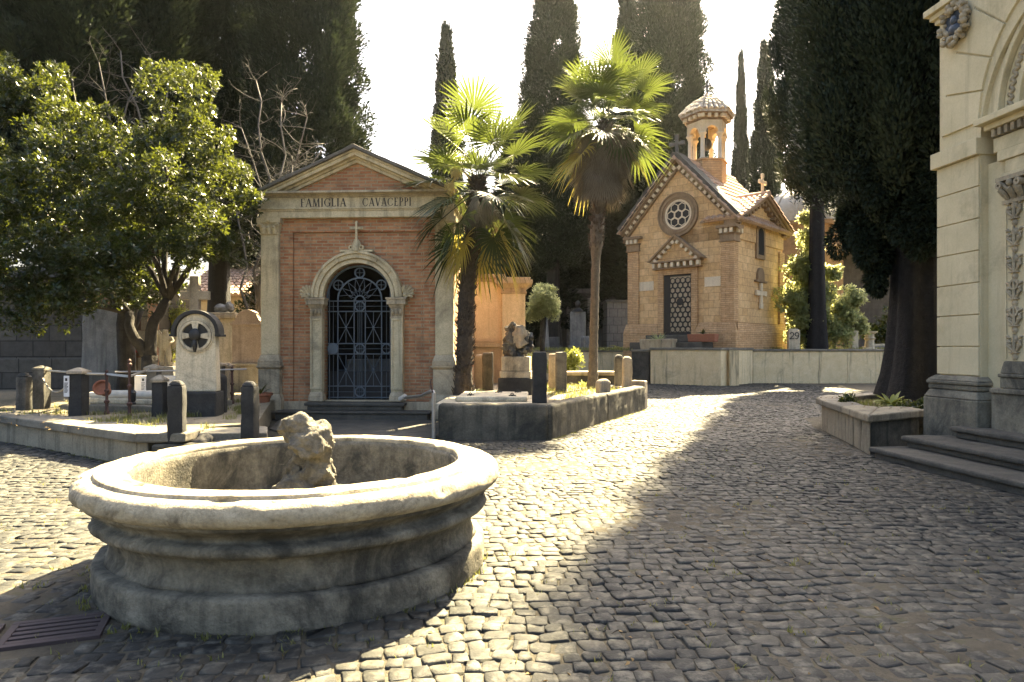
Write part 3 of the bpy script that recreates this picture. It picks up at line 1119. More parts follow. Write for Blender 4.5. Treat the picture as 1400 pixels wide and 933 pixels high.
# ------------------------------------------------------------------ chapel on the terrace
# local x runs along the front towards its far (left) end negative, y goes into the building, origin = front centre, z = world height
CY = R(-43)
LF, LD = 5.5, 5.5
cs, sn = math.cos(R(43)), math.sin(R(43))
near = Vector((9.75, 30.0, 0))
cen = near + Vector((-cs, sn, 0)) * (LF / 2)
K = thing('stone_chapel', 'small tan stone chapel with rose window, tiled roof and columned lantern on the raised terrace', 'chapel', cen, CY)
hw = LF / 2
Z0, ZE, ZR = 1.5, 7.05, 9.95           # terrace, eave, ridge
k = (ZR - ZE) / hw
MB().prism([(-hw + .05, Z0), (hw - .05, Z0), (hw - .05, ZE), (0, ZR), (-hw + .05, ZE)], .05, LD).build('wall', M['chapel'], K)
for x0, x1, y0, y1 in ((-hw, -hw + .62, -.05, .42), (hw - .62, hw, -.05, .42), (hw - .30, hw + .05, LD - .55, LD + .04)):
    MB().box(x0, x1, y0, y1, 2.76, 6.3).build('corner_pilaster', M['chapel_band'], K, bevel=.012)
for s in (-1, 1):
    b = MB()
    x0, x1 = (hw - .68, hw + .07) if s > 0 else (-hw - .07, -hw + .68)
    b.box(x0, x1, -.11, .5, 6.301, 6.36)
    b.box(x0 + .03, x1 - .03, -.08, .5, 6.361, 6.62)
    b.box(x0, x1, -.11, .5, 6.621, 6.68, top=(-.05, -.05))
    b.box(x0 - .1, x1 + .12, -.22, .6, 6.90, 7.03)
    b.build('pilaster_capital', M['chapel_trim'], K, bevel=.01)
b = MB()
for s in (-1, 1):
    x0, x1 = (hw - .68, hw + .07) if s > 0 else (-hw - .07, -hw + .68)
    for i in range(3):
        x = x0 + .04 + i * (x1 - x0 - .14) / 2.6
        b.box(x, x + .15, -.17, -.05, 6.69, 6.89)
for i in range(2):
    y = .1 + i * LD / 16
    b.box(hw + .04, hw + .15, y, y + .15, 6.69, 6.89)
b.build('eave_blocks', M['chapel_pale'], K, bevel=.01)
for x0, x1, y0, y1 in ((-hw - .16, -.98, -.20, .05), (.98, hw + .16, -.20, .05), (hw - .02, hw + .158, .052, LD + .15)):
    MB().box(x0, x1, y0, y1, Z0 - .3, 2.30).box(x0, x1, y0, y1, 2.301, 2.75, top=(.1, .1)).build('plinth', M['chapel_band'], K, bevel=.015)

# gable cornice
for s in (-1, 1):
    b = MB()
    for off, th, yo in ((-.02, .07, -.10), (.29, .07, -.20), (.361, .10, -.32)):
        x0 = hw + .25
        pts = [(s * x0, ZE + off - .25 * k), (0, ZR + off), (0, ZR + off + th * 1.3), (s * x0, ZE + off + th * 1.3 - .25 * k)]
        b.prism(pts, yo, .2)
    b.build('gable_cornice', M['chapel_trim'], K, bevel=.01)
    b = MB()
    n = 13
    for i in range(n):
        q = (i + .35) / n
        x, z = s * hw * (1 - q) * 1.03, ZE + (ZR - ZE) * q + .10
        a = math.atan2(k, 1) * (1 if s < 0 else -1)
        m = Matrix.Translation((x, 0, z + .075)) @ Matrix.Rotation(-a, 4, 'Y')
        b.box(-.085, .085, -.17, .1, -.09, .10, m)
    b.build('gable_blocks', M['chapel_pale'], K, bevel=.01)
    b = MB()
    for i in range(2 * n):
        q = (i + .2) / (2 * n)
        x, z = s * hw * (1 - q) * 1.05, ZE + (ZR - ZE) * q + .03
        a = math.atan2(k, 1) * (1 if s < 0 else -1)
        m = Matrix.Translation((x, 0, z)) @ Matrix.Rotation(-a, 4, 'Y')
        b.box(-.04, .04, -.125, .1, -.07, .03, m)
    b.build('gable_dentils', M['chapel_trim'], K)


def hexgrid(b, cx, cz, R_, thick, y0, y1, inside):
    """honeycomb of bars: hexagon rings side by side"""
    dx, dz = math.sqrt(3) * R_, 1.5 * R_
    for r in range(-40, 41):
        for c_ in range(-40, 41):
            x, z = cx + dx * (c_ + .5 * (r % 2)), cz + dz * r
            if not inside(x, z):
                continue
            v = []
            for i in range(6):
                a = PI / 6 + i * PI / 3
                for rr, y in ((R_, y0), (R_ - thick, y0), (R_ - thick, y1)):
                    v.append((x + rr * math.cos(a), y, z + rr * math.sin(a)))
            f_ = []
            for i in range(6):
                j = (i + 1) % 6
                f_ += [(3 * i, 3 * j, 3 * j + 1, 3 * i + 1), (3 * i + 1, 3 * j + 1, 3 * j + 2, 3 * i + 2)]
            b.add(v, f_)
    return b


# rose window
rz_ = 7.82
b = MB()
for r0, r1, y in ((.70, .80, -.08), (.80, .87, -.14), (.87, .97, -.10), (.97, 1.03, -.16)):
    b.ring(0, rz_, r0, r1 + .001, y + .05, .2, 0, 2 * PI, 48)
rose = b.build('rose_window', M['chapel_trim'], K, smooth='angle')
MB().prism([(.71 * math.cos(2 * PI * i / 40), rz_ + .71 * math.sin(2 * PI * i / 40)) for i in range(40)], .03, .045).build('pane', M['dark'], rose)
b = MB()
hexgrid(b, 0, rz_, .222, .042, .005, .028, lambda x, z: math.hypot(x, z - rz_) < .55)
b.ring(0, rz_, .60, .705, .0, .028, 0, 2 * PI, 40)
b.build('tracery', M['chapel_pale'], rose, recalc=False)

# doorway
b = MB()
b.box(-1.02, -.72, -.12, .2, 2.2, 5.30).box(.72, 1.02, -.12, .2, 2.2, 5.30).box(-.719, .719, -.12, .2, 5.02, 5.30)
b.build('door_frame', M['chapel_band'], K, bevel=.015)
d = MB().box(-.715, .715, .0, .045, 2.2, 5.019).build('door', M['iron'], K)
MB().box(-.40, .66, -.012, -.002, 2.32, 4.95).build('pane', M['glass_pale'], d)
b = MB()
b.box(-.715, -.40, -.05, -.001, 2.21, 5.01)
b.box(.66, .715, -.05, -.001, 2.21, 5.01).box(-.399, .659, -.05, -.001, 4.93, 5.01).box(-.399, .659, -.05, -.001, 2.21, 2.34)
hexgrid(b, .13, 3.6, .152, .038, -.045, -.013, lambda x, z: -.42 < x < .68 and 2.3 < z < 4.95)
b.ring(.13, 3.75, .0, .17, -.06, -.046, 0, 2 * PI, 16)
b.build('lattice', M['iron'], d, recalc=False)
b = MB()
zp = 5.43
b.box(-1.22, 1.22, -.28, .1, 5.301, 5.36).box(-1.28, 1.28, -.36, .1, 5.60, 5.66)
kk = 1.0 / 1.28
for s in (-1, 1):
    b.prism([(s * 1.40, 5.661), (0, 5.661 + 1.12), (0, 5.661 + .94), (s * 1.16, 5.661)], -.30, .1)
    b.prism([(s * 1.46, 5.67), (0, 5.67 + 1.2), (0, 5.67 + 1.10), (s * 1.32, 5.67)], -.40, .1)
b.build('door_pediment', M['chapel_trim'], K, bevel=.012)
MB().prism([(-1.1, 5.662), (1.1, 5.662), (0, 6.6)], -.14, .1).build('pediment_field', M['chapel'], K)
b = MB()
for i in range(8):
    x = -1.14 + i * 2.28 / 7 - .07
    b.box(x, x + .14, -.32, -.1, 5.375, 5.585)
for s in (-1, 1):
    for i in range(5):
        q = (i + .5) / 5
        x, z = s * 1.16 * (1 - q), 5.60 + 1.0 * q
        m = Matrix.Translation((x, 0, z)) @ Matrix.Rotation(s * R(40), 4, 'Y')
        b.box(-.07, .07, -.34, -.1, -.075, .085, m)
b.build('pediment_blocks', M['chapel_pale'], K, bevel=.01)
for x in (-1.72, 1.72):
    MB().box(x - .40, x + .40, .015, .08, 4.36, 4.80).build('plaque', M['chapel_pale'], K, bevel=.01)
b = MB()
b.box(-1.30, 1.30, -.75, .0, 1.86, 2.19).box(-1.85, 1.85, -1.25, -.1, 1.45, 1.86)
b.build('step', M['step'], K, bevel=.03)

# side gable (right flank)
zs = 8.35
b = MB()
ks = (zs - ZE) / (LD / 2)
b.prism([(0.05, ZE - .6), (LD, ZE - .6), (LD, ZE), (LD / 2, zs), (0.05, ZE)], 0, hw, 'yz')
b.build('side_gable', M['chapel'], K)
b = MB()
for s in (0, 1):
    y0, y1 = (-.20, LD / 2) if s == 0 else (LD + .20, LD / 2)
    for off, th, xo in ((.02, .08, .12), (.10, .16, .28), (.261, .08, .36)):
        b.prism([(y0, ZE + off - .2 * ks), (y1, zs + off), (y1, zs + off + th), (y0, ZE + off + th - .2 * ks)], 1.2 if off > .2 else hw - .4, hw + xo, 'yz')
b.build('side_cornice', M['chapel_trim'], K, bevel=.01)
b = MB()
for s in (-1, 1):
    for i in range(8):
        q = (i + .5) / 8
        y, z = LD / 2 + s * LD / 2 * (1 - q), ZE + (zs - ZE) * q
        m = Matrix.Translation((hw, y, z + .02)) @ Matrix.Rotation(-s * math.atan(ks), 4, 'X')
        b.box(-.1, .22, -.08, .08, -.10, .08, m)
b.build('side_blocks', M['chapel_trim'], K)


def arch_panel(b, yc, w, z0, spring, x0, x1, n=14):
    pts = [(yc - w, z0), (yc + w, z0), (yc + w, spring)]
    for i in range(1, n):
        a = PI * i / n
        pts.append((yc + w * math.cos(a), spring + w * math.sin(a)))
    pts.append((yc - w, spring))
    return b.prism(pts, x0, x1, 'yz')


w_ = arch_panel(MB(), LD / 2, .48, 5.75, 6.95, hw - .1, hw + .05).build('side_window', M['chapel_trim'], K, bevel=.012)
arch_panel(MB(), LD / 2, .30, 5.95, 6.9, hw, hw + .056).build('pane', M['dark'], w_)
b = arch_panel(MB(), LD / 2, .36, 4.75, 5.0, hw - .1, hw + .06)
b.box(hw - .05, hw + .10, LD / 2 - .62, LD / 2 + .62, 4.66, 4.749)
b.build('side_niche', M['chapel_trim'], K, bevel=.02)
b = MB()
b.box(hw - .02, hw + .09, LD / 2 - .10, LD / 2 + .10, 3.55, 4.64).box(hw - .02, hw + .088, LD / 2 - .42, LD / 2 + .42, 4.05, 4.25)
for y, z in ((-.42, 4.15), (.42, 4.15), (0, 3.55)):
    b.box(hw - .02, hw + .095, LD / 2 + y - .14, LD / 2 + y + .14, z - .12, z + .12)
b.build('side_cross', M['chapel_pale'], K, bevel=.02)


def tile_roof(p0, u, v, lu, lv, per=.27, row=.42, amp=.055, seed=0):
    """barrel tiles: p0 = lower corner, u along the eave, v up the slope"""
    u, v = Vector(u).normalized(), Vector(v).normalized()
    n = u.cross(v).normalized()
    if n.z < 0:
        n = -n
    rg = random.Random(seed)
    b = MB()
    nu = int(lu / per)
    nv = int(lv / row)
    for j in range(nv + 1):
        for i in range(nu + 1):
            c0 = Vector(p0) + u * (i * per + rg.uniform(-.012, .012)) + v * (j * row)
            L = min(row * 1.22, lv - j * row + .1)
            if L < .1:
                continue
            tl = rg.uniform(-.02, .02)
            vv, ff = [], []
            m = 7
            for e, (dv, lift, r_) in enumerate(((-.04, .045, .125), (L, .0, .105))):
                for q in range(m):
                    a = PI * q / (m - 1)
                    vv.append(c0 + u * (math.cos(a) * r_ + tl * e) + v * dv + n * (math.sin(a) * r_ * .8 + lift))
            for q in range(m - 1):
                ff.append((q, q + 1, m + q + 1, m + q))
            ff.append(tuple(range(m)))
            b.add(vv, ff)
    # bed below the tiles
    e = 4
    q = [Vector(p0), Vector(p0) + u * lu, Vector(p0) + u * lu + v * lv, Vector(p0) + v * lv]
    b.add([a - n * .06 for a in q] + [a + n * .02 for a in q], [(0, 1, 2, 3), (4, 5, 6, 7), (0, 1, 5, 4), (1, 2, 6, 5), (2, 3, 7, 6), (3, 0, 4, 7)])
    return b


slo = Vector((-1, 0, k)).normalized()
Ls = math.hypot(hw + .32, (hw + .32) * k)
tile_roof((hw + .32, -.28, ZE + .48 - .32 * k), (0, 1, 0), slo, LD + .5, Ls, seed=2).build('roof_slope', M['tile'], K, smooth='angle')
tile_roof((-hw - .32, -.28, ZE + .48 - .32 * k), (0, 1, 0), Vector((1, 0, k)), LD + .5, Ls, seed=3).build('roof_slope', M['tile'], K, smooth='angle')
for s in (0, 1):
    y0 = -.28 if s == 0 else LD + .28
    vv = Vector((0, 1 if s == 0 else -1, ks))
    Lr = math.hypot(LD / 2 + .28, (LD / 2 + .28) * ks)
    tile_roof((hw - 1.25, y0, ZE + .36 - .28 * ks), (1, 0, 0), vv, 1.65, Lr, seed=5 + s).build('side_roof_slope', M['tile'], K, smooth='angle')
b = MB()
b.tube([(0, -.36, ZR + .52), (0, LD + .3, ZR + .52)], .16, 8)
b.tube([(hw + .44, LD / 2, zs + .42), (hw - 1.6, LD / 2, zs + .42)], .14, 8)
b.build('ridge_tiles', M['tile'], K, smooth='angle', subdiv=.4, rough=.02)
# dark mossy slope beside the front gable
m = Matrix.Translation((hw / 2 + .16, -.05, (ZE + ZR) / 2 + .50)) @ Matrix.Rotation(math.atan(k), 4, 'Y')
MB().box(-Ls / 2, Ls / 2, -.33, .62, -.05, .10, m).build('verge', M['rubble'], K, subdiv=.25, rough=.05, rscale=3)
m = Matrix.Translation((-hw / 2 - .16, -.05, (ZE + ZR) / 2 + .50)) @ Matrix.Rotation(-math.atan(k), 4, 'Y')
MB().box(-Ls / 2, Ls / 2, -.33, .62, -.05, .10, m).build('verge', M['rubble'], K, subdiv=.25, rough=.05, rscale=3)


def stone_cross(b, x, y, z, s, axis='x'):
    e = .09 * s

    def bx(a, c_, z0, z1, dd):
        if axis == 'x':
            b.box(x + a, x + c_, y - dd, y + dd, z0, z1)
        else:
            b.box(x - dd, x + dd, y + a, y + c_, z0, z1)
    bx(-e, e, z, z + 1.0 * s, e * .7)
    bx(-.36 * s, .36 * s, z + .52 * s, z + .70 * s, e * .72)
    for a, c_ in ((-.36, .61), (.36, .61), (0, 1.0)):
        bx(a * s - .11 * s, a * s + .11 * s, z + c_ * s - .11 * s, z + c_ * s + .11 * s, e * .8)
    return b


b = stone_cross(MB(), 0, -.1, ZR + .62, .85)
b.box(-.2, .2, -.25, .1, ZR + .45, ZR + .63)
b.build('gable_cross', M['grey_wall'], K, bevel=.02)
b = stone_cross(MB(), hw + .1, LD / 2, zs + .50, .8, 'y')
b.build('gable_cross', M['chapel_pale'], K, bevel=.02)

# lantern
lx, ly = 0.0, LD / 2 + .1
HEXR = .92


def hexpts(r, rot=PI / 6 + R(13)):
    return [(lx + r * math.cos(rot + i * PI / 3), ly + r * math.sin(rot + i * PI / 3)) for i in range(6)]


L = MB().prism(hexpts(.98), 8.9, 10.72, 'xy').prism(hexpts(1.05), 10.721, 10.81, 'xy').build('lantern', M['chapel_band'], K, bevel=.02)
H = hexpts(.84)
for (x, y) in H:
    b = MB()
    b.lathe([(.135, 0), (.135, .06), (.105, .10), (.10, .9), (.092, .98), (.11, 1.0), (.10, 1.02), (.16, 1.20), (.19, 1.21), (.19, 1.28)], 12, (x, y, 10.81))
    b.build('column', M['chapel_pale'], L, smooth='angle')
b = MB()
for i in range(6):
    p, q = Vector((*H[i], 0)), Vector((*H[(i + 1) % 6], 0))
    c_ = (p + q) / 2
    dirx = (q - p).normalized()
    W = (q - p).length / 2
    m = Matrix.Translation((c_.x, c_.y, 12.09)) @ Matrix(((dirx.x, -dirx.y, 0, 0), (dirx.y, dirx.x, 0, 0), (0, 0, 1, 0), (0, 0, 0, 1)))
    pts = [(-W - .06, 0), (-.29, 0)]
    for j in range(1, 12):
        a = PI - PI * j / 12
        pts.append((.29 * math.cos(a), .29 * math.sin(a)))
    pts += [(.29, 0), (W + .06, 0), (W + .06, .57), (-W - .06, .57)]
    b.prism(pts, -.13, .10, M=m)
    b.ring(0, 0, .29, .37, -.17, -.12, 0, PI, 14, m)
b.build('arcade', M['plaster'], L)
b = MB()
b.prism(hexpts(.97), 12.64, 12.71, 'xy').prism(hexpts(1.05), 12.711, 12.765, 'xy').prism(hexpts(1.28), 12.93, 13.02, 'xy')
b.build('lantern_cornice', M['chapel_trim'], L, bevel=.02)
HC = hexpts(1.14)
for i in range(6):
    for q in (0.08, .36, .64, .92):
        x, y = HC[i][0] * (1 - q) + HC[(i + 1) % 6][0] * q, HC[i][1] * (1 - q) + HC[(i + 1) % 6][1] * q
        MB().cbox((x, y, 12.848), (.15, .15, .155), rz=math.atan2(y - ly, x - lx)).build('cornice_block', M['chapel_pale'], L, bevel=.01)
MB().prism(hexpts(.9), 12.766, 12.929, 'xy').build('lantern_drum', M['chapel'], L)
b = MB()
HR = hexpts(1.34)
apx = Vector((lx, ly, 14.08))
for i in range(6):
    p, q = Vector((*HR[i], 13.03)), Vector((*HR[(i + 1) % 6], 13.03))
    def dome_(v, q_):
        return v.lerp(apx, q_) + Vector((0, 0, .16 * math.sin(PI * q_)))
    for q0, q1 in ((0, .35), (.35, .7), (.7, 1)):
        b.add([dome_(p, q0), dome_(q, q0), dome_(q, q1), dome_(p, q1)], [(0, 1, 2, 3)])
    b.add([p, q, p + Vector((0, 0, -.06)), q + Vector((0, 0, -.06))], [(2, 3, 1, 0)])
    for u_ in (0, .2, .4, .6, .8):
        s_ = p * (1 - u_) + q * u_
        qe = 1.0 if u_ == 0 else (.86 if u_ in (.4, .6) else .62)
        for k0 in range(4):
            a_, c_ = dome_(s_, qe * k0 / 4), dome_(s_, min(1, qe * (k0 + 1.12) / 4))
            b.tube([a_ + Vector((0, 0, .05)), c_ + Vector((0, 0, .015))], [.125 - .02 * k0, .095 - .02 * k0], 8)
b.lathe([(.13, 0), (.10, .06), (.05, .12), (.07, .18), (.02, .25)], 10, (lx, ly, 14.06))
b.build('lantern_roof', M['tile_pale'], L, smooth='angle')
stone_cross(MB(), lx, ly, 14.28, .5).build('lantern_cross', M['grey_wall'], L)
MB().blob((lx, ly, 11.7), (.24, .24, .3), 10, 8).lathe([(.06, 0), (.05, .9)], 8, (lx, ly, 11.9)).build('bell', M['iron'], L, smooth=True)

# ------------------------------------------------------------------ terrace walls
W1 = thing('terrace_wall', 'streaked cream retaining wall with dark coping below the chapel', 'wall', (8.78, 28.8, 0))


def wall_run(parent, pts, z0, z1, th, mat, cap_mat, capz=.11, over=.05):
    """straight wall pieces along pts (local xy), thickness th to the left of the direction"""
    for (a, c_) in zip(pts, pts[1:]):
        a, c_ = Vector((*a, 0)), Vector((*c_, 0))
        d_ = (c_ - a)
        L_ = d_.length
        m_ = Matrix.Translation(a) @ Matrix.Rotation(math.atan2(d_.y, d_.x), 4, 'Z')
        MB().box(0.003, L_ - .003, 0, th, z0, z1, m_).build('wall_face', mat, parent, bevel=.01, subdiv=.45, rough=.012, rscale=2)
        MB().box(-.03, L_ + .03, -over, th + over, z1 + .002, z1 + capz, m_).build('coping', cap_mat, parent, bevel=.025, subdiv=.45, rough=.014, rscale=2)


wall_run(W1, [(-2.61, 1.7), (0, 0)], -.1, 1.50, .45, M['terrace_wall'], M['coping'])
wall_run(W1, [(0.02, 0), (2.1, 2.1)], -.1, 1.50, .45, M['terrace_wall'], M['coping'])
wall_run(W1, [(2.12, 2.12), (6.4, 2.15), (11.0, 2.2), (19.0, 2.2)], -.1, 1.44, .45, M['terrace_wall'], M['coping'])
MB().box(.55, .95, .3, .75, -.1, 1.49, Matrix.Translation((-.1, -.1, 0))).build('wall_pier', M['terrace_wall'], W1)
W2 = thing('terrace_wall', 'low cream garden wall with dark coping behind the slender palm', 'wall', (1.6, 33.9, 0))
wall_run(W2, [(-1.5, .1), (4.42, 0)], -.1, 1.40, .4, M['terrace_wall'], M['coping'])
W3 = thing('terrace_wall', 'short side wall coloured black for shade, closing the gap left of the chapel terrace', 'wall', (6.02, 30.55, 0))
wall_run(W3, [(-.62, .35), (.13, .12)], -.1, 1.42, .3, M['rubble'], M['coping'])  # dark rubble colour paints the shade of this recess
# ------------------------------------------------------------------ travertine building on the right
B = thing('travertine_mausoleum', 'tall cream travertine tomb with carved arched doorway, wreath and steps', 'mausoleum', (6.55, 10.47, 0), math.atan2(-.995, .0995))
W_ = 5.2
cxa, spr = 2.6, 4.56
RI, RO = 1.80, 2.52
# wall with the arched recess
b = MB()
pts = [(0, .3), (cxa - RI, .3), (cxa - RI, spr)]
for i in range(1, 40):
    a = PI - PI * i / 40
    pts.append((cxa + RI * math.cos(a), spr + RI * math.sin(a)))
pts += [(cxa + RI, spr), (cxa + RI, .3), (W_, .3), (W_, 7.5), (0, 7.5)]
b.prism(pts, 0, .55)
b.build('facade_wall', M['facade'], B)
b = MB()
b.box(0.0, .45, .551, 6.5, 0, 7.5).box(W_ - .45, W_, .551, 6.5, 0, 7.5).box(.45, W_ - .45, 6.1, 6.5, 0, 7.5)
b.build('side_wall', M['grey_wall'], B)  # unseen walls coloured dark to cut sun bounce onto the cypress trunk
# voussoirs
b = MB()
nv = 13
for i in range(nv):
    a0, a1 = PI * i / nv + .006, PI * (i + 1) / nv - .006
    b.ring(cxa, spr + .23, RI + .005, RO, -.034, .02, a0, a1, 6)
b.build('voussoirs', M['facade'], B, bevel=.006)
b = MB()
b.ring(cxa, spr + .23, RO + .015, RO + .02, -.004, .01, 0, PI, 40)
b.build('voussoir_line', M['facade_base'], B)
# piers of ashlar blocks, band and pedestal
for s in (0, 1):
    ox = 0 if s == 0 else W_
    sg = 1 if s == 0 else -1

    def bx(b, x0, x1, y0, y1, z0, z1, top=None):
        xa, xb = sorted((ox + sg * x0, ox + sg * x1))
        return b.box(xa, xb, y0, y1, z0, z1, None, top)
    b = MB()
    z = 1.20
    hs = [.42, .455, .455, .455, .455, .455, .44]
    for h in hs:
        bx(b, -.028, .79, -.028, .3, z + .007, z + h - .007)
        z += h
    pier = b.build('pier', M['facade'], B, bevel=.007)
    b = MB()
    bx(b, -.085, .83, -.095, .3, z + .001, z + .235)
    b.build('impost_band', M['facade'], pier, bevel=.008)
    
    b = MB()
    bx(b, -.16, .92, -.16, .35, 0, .86)
    bx(b, -.16, .92, -.16, .35, .861, .98, (.06, .06))
    bx(b, -.11, .87, -.11, .34, .981, 1.06)
    bx(b, -.13, .89, -.13, .34, 1.061, 1.12)
    bx(b, -.13, .89, -.13, .34, 1.121, 1.195, (.09, .09))
    b.build('pedestal', M['facade_base'], pier, bevel=.02, subdiv=.25, rough=.008)
    b = MB()
    bx(b, -.05, .40, -.05, .2, 6.55, 6.62)
    bx(b, -.10, .45, -.10, .2, 6.621, 6.70)
    bx(b, -.16, .50, -.16, .2, 6.701, 6.80)
    b.build('corner_bracket', M['facade'], pier, bevel=.01)
# portal recess
b = MB()
b.box(.80, 1.55, .115, .54, .3, 4.2).box(W_ - 1.55, W_ - .80, .115, .54, .3, 4.2).box(1.551, W_ - 1.551, .115, .54, 3.72, 4.2)
b.build('portal_wall', M['facade'], B)
b = MB()
for r0, r1, y in ((1.60, 1.80, .07), (1.54, 1.61, .035), (1.32, 1.53, .12), (1.26, 1.33, .09), (1.04, 1.25, .17)):
    b.ring(cxa, spr + .25, r0, r1 + .002, y, .54, 0, PI, 44)
b.build('archivolt', M['facade'], B, smooth='angle', bevel=.008)
b = MB()
for i in range(46):
    a = PI * (i + .5) / 46
    for kx in (-1, 1):
        aa = a + kx * .012
        m = Matrix.Translation((cxa + 1.425 * math.cos(aa), .115, spr + .25 + 1.425 * math.sin(aa))) @ Matrix.Rotation(-a + kx * .7, 4, 'Y')
        b.blob((0, 0, 0), (.075, .035, .028), 6, 5, m)
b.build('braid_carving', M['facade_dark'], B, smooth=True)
MB().ring(cxa, spr + .25, 0.001, 1.05, .25, .40, 0, PI, 30).build('tympanum', M['facade'], B)
b = MB()
x0, x1 = .82, W_ - .82
b.box(x0 + .24, x1 - .24, .02, .53, 4.16, 4.30)
b.box(x0 + .16, x1 - .16, .035, .53, 4.301, 4.50)
b.box(x0 + .10, x1 - .10, -.06, .53, 4.62, 4.70)
b.box(x0 + .03, x1 - .03, -.16, .53, 4.701, 4.79)
b.build('portal_cornice', M['facade'], B, bevel=.01)
b = MB()
for i in range(30):
    x = x0 + .2 + i * (x1 - x0 - .45) / 29
    b.box(x, x + .055, -.03, .2, 4.51, 4.615)
b.build('portal_dentils', M['facade_dark'], B)
b = MB()
b.box(x0 + .34, x1 - .34, .05, .39, 3.98, 4.155)
b.box(x0 + .30, x1 - .30, .03, .39, 3.92, 3.979)
b.build('portal_architrave', M['facade'], B, bevel=.01)
for s in (0, 1):
    cx = 1.33 if s == 0 else W_ - 1.33
    b = MB().box(cx - .165, cx + .165, .055, .2, 1.42, 3.55)
    b.box(cx - .165, cx - .135, .04, .0545, 1.45, 3.50).box(cx + .135, cx + .165, .04, .0545, 1.45, 3.50)
    jm = b.build('jamb_pilaster', M['facade'], B, bevel=.006)
    b = MB()
    b.box(cx - .30, cx + .30, -.04, .2, .3, .98).box(cx - .30, cx + .30, -.07, .2, .981, 1.05)
    b.box(cx - .20, cx + .20, .0, .2, 1.051, 1.20).box(cx - .22, cx + .22, -.02, .2, 1.201, 1.25).box(cx - .20, cx + .20, .0, .2, 1.251, 1.42, top=(.03, .03))
    b.build('jamb_base', M['facade_base'], jm, bevel=.015)
    # candelabra relief: urns, bowls, leaves and tendrils up the pilaster
    b = MB()
    yr = .05
    rg = random.Random(8 + s)

    def vase(z, h, w, n=10):
        P = []
        for i in range(n + 1):
            q = i / n
            r_ = w * (.35 + .65 * math.sin(PI * (.15 + q * .75)) ** 1.4)
            P.append((max(r_, .01), q * h))
        m_ = Matrix.Translation((cx, yr, z)) @ Matrix.Diagonal((1, .55, 1, 1))
        b.lathe(P, 12, (0, 0, 0), m_)
    z = 1.44
    while z < 3.38:
        kind = rg.choice((0, 1, 2))
        vase(z, .09, .05)
        z += .09
        b.box(cx - .075, cx + .075, yr - .035, yr + .01, z, z + .018)
        for q in (-1, 1):
            b.tube([(cx, yr, z + .02), (cx + q * .06, yr - .015, z + .06), (cx + q * .105, yr - .02, z + .11), (cx + q * .10, yr - .02, z + .15), (cx + q * .07, yr - .015, z + .145)],
                   [.016, .02, .02, .018, .014], 6)
            for e in range(4):
                m = Matrix.Translation((cx + q * (.05 + .018 * e), yr - .01, z + .05 + .055 * e)) @ Matrix.Rotation(q * (.6 + .2 * e), 4, 'Y')
                b.blob((0, 0, 0), (.018, .022, .042), 6, 5, m)
            b.blob((cx + q * .11, yr - .01, z + .22), .022, 6, 5)
        b.tube([(cx, yr - .01, z), (cx, yr - .02, z + .26)], [.024, .014], 6)
        if kind == 1:
            b.ring(cx, z + .20, .045, .075, yr - .03, yr + .0, 0, 2 * PI, 16)
        else:
            vase(z + .14, .10, .055)
        z += .27
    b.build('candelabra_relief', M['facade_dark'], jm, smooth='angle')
    b = MB()
    b.box(cx - .19, cx + .19, .02, .2, 3.55, 3.60).box(cx - .17, cx + .17, .05, .2, 3.60, 3.86).box(cx - .23, cx + .23, -.04, .2, 3.86, 3.918)
    for q in (-1, 0, 1):
        b.tube([(cx + q * .11, .05, 3.61), (cx + q * .12, .0, 3.68), (cx + q * .15, -.05, 3.75), (cx + q * .16, -.04, 3.72)], [.03, .045, .035, .02], 7)
    for q in (-1, 1):
        b.ring(cx + q * .15, 3.80, .018, .05, -.07, .05, 0, 2 * PI, 12)
        b.tube([(cx + q * .03, .02, 3.68), (cx + q * .09, -.02, 3.78), (cx + q * .16, -.04, 3.85)], [.02, .028, .02], 6)
    b.blob((cx, -.03, 3.82), (.04, .05, .05), 8, 6)
    b.build('jamb_capital', M['facade_dark'], jm, smooth='angle')
d = MB().box(1.56, W_ - 1.56, .47, .53, .5, 3.72).build('door', M['wood'], B)
b = MB()
for x in (1.9, 2.6 + .1):
    for z0, z1 in ((.7, 1.8), (2.0, 3.4)):
        b.box(x, x + .6, .455, .469, z0, z1)
b.build('door_panel', M['wood'], d, bevel=.02)
# wreath on the spandrel
b = MB()
wc = Vector((.42, -.09, 6.36))
rg = random.Random(3)
for i in range(26):
    a = 2 * PI * i / 26
    for q in range(3):
        rr = .225 + rg.uniform(-.045, .05)
        b.blob((wc.x + rr * math.cos(a + rg.uniform(-.1, .1)), wc.y + rg.uniform(-.07, .03), wc.z + rr * 1.12 * math.sin(a)), rg.uniform(.028, .055), 7, 5)
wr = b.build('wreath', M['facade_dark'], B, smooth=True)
b = MB()
b.prism([(wc.x + .2 * math.cos(2 * PI * i / 24), wc.z + .22 * math.sin(2 * PI * i / 24)) for i in range(24)], -.09, .0)
b.blob((wc.x, -.10, wc.z + .05), (.06, .05, .08), 8, 6).blob((wc.x - .02, -.09, wc.z - .07), (.10, .05, .09), 8, 6)
b.build('medallion', M['majolica'], wr, smooth='angle')
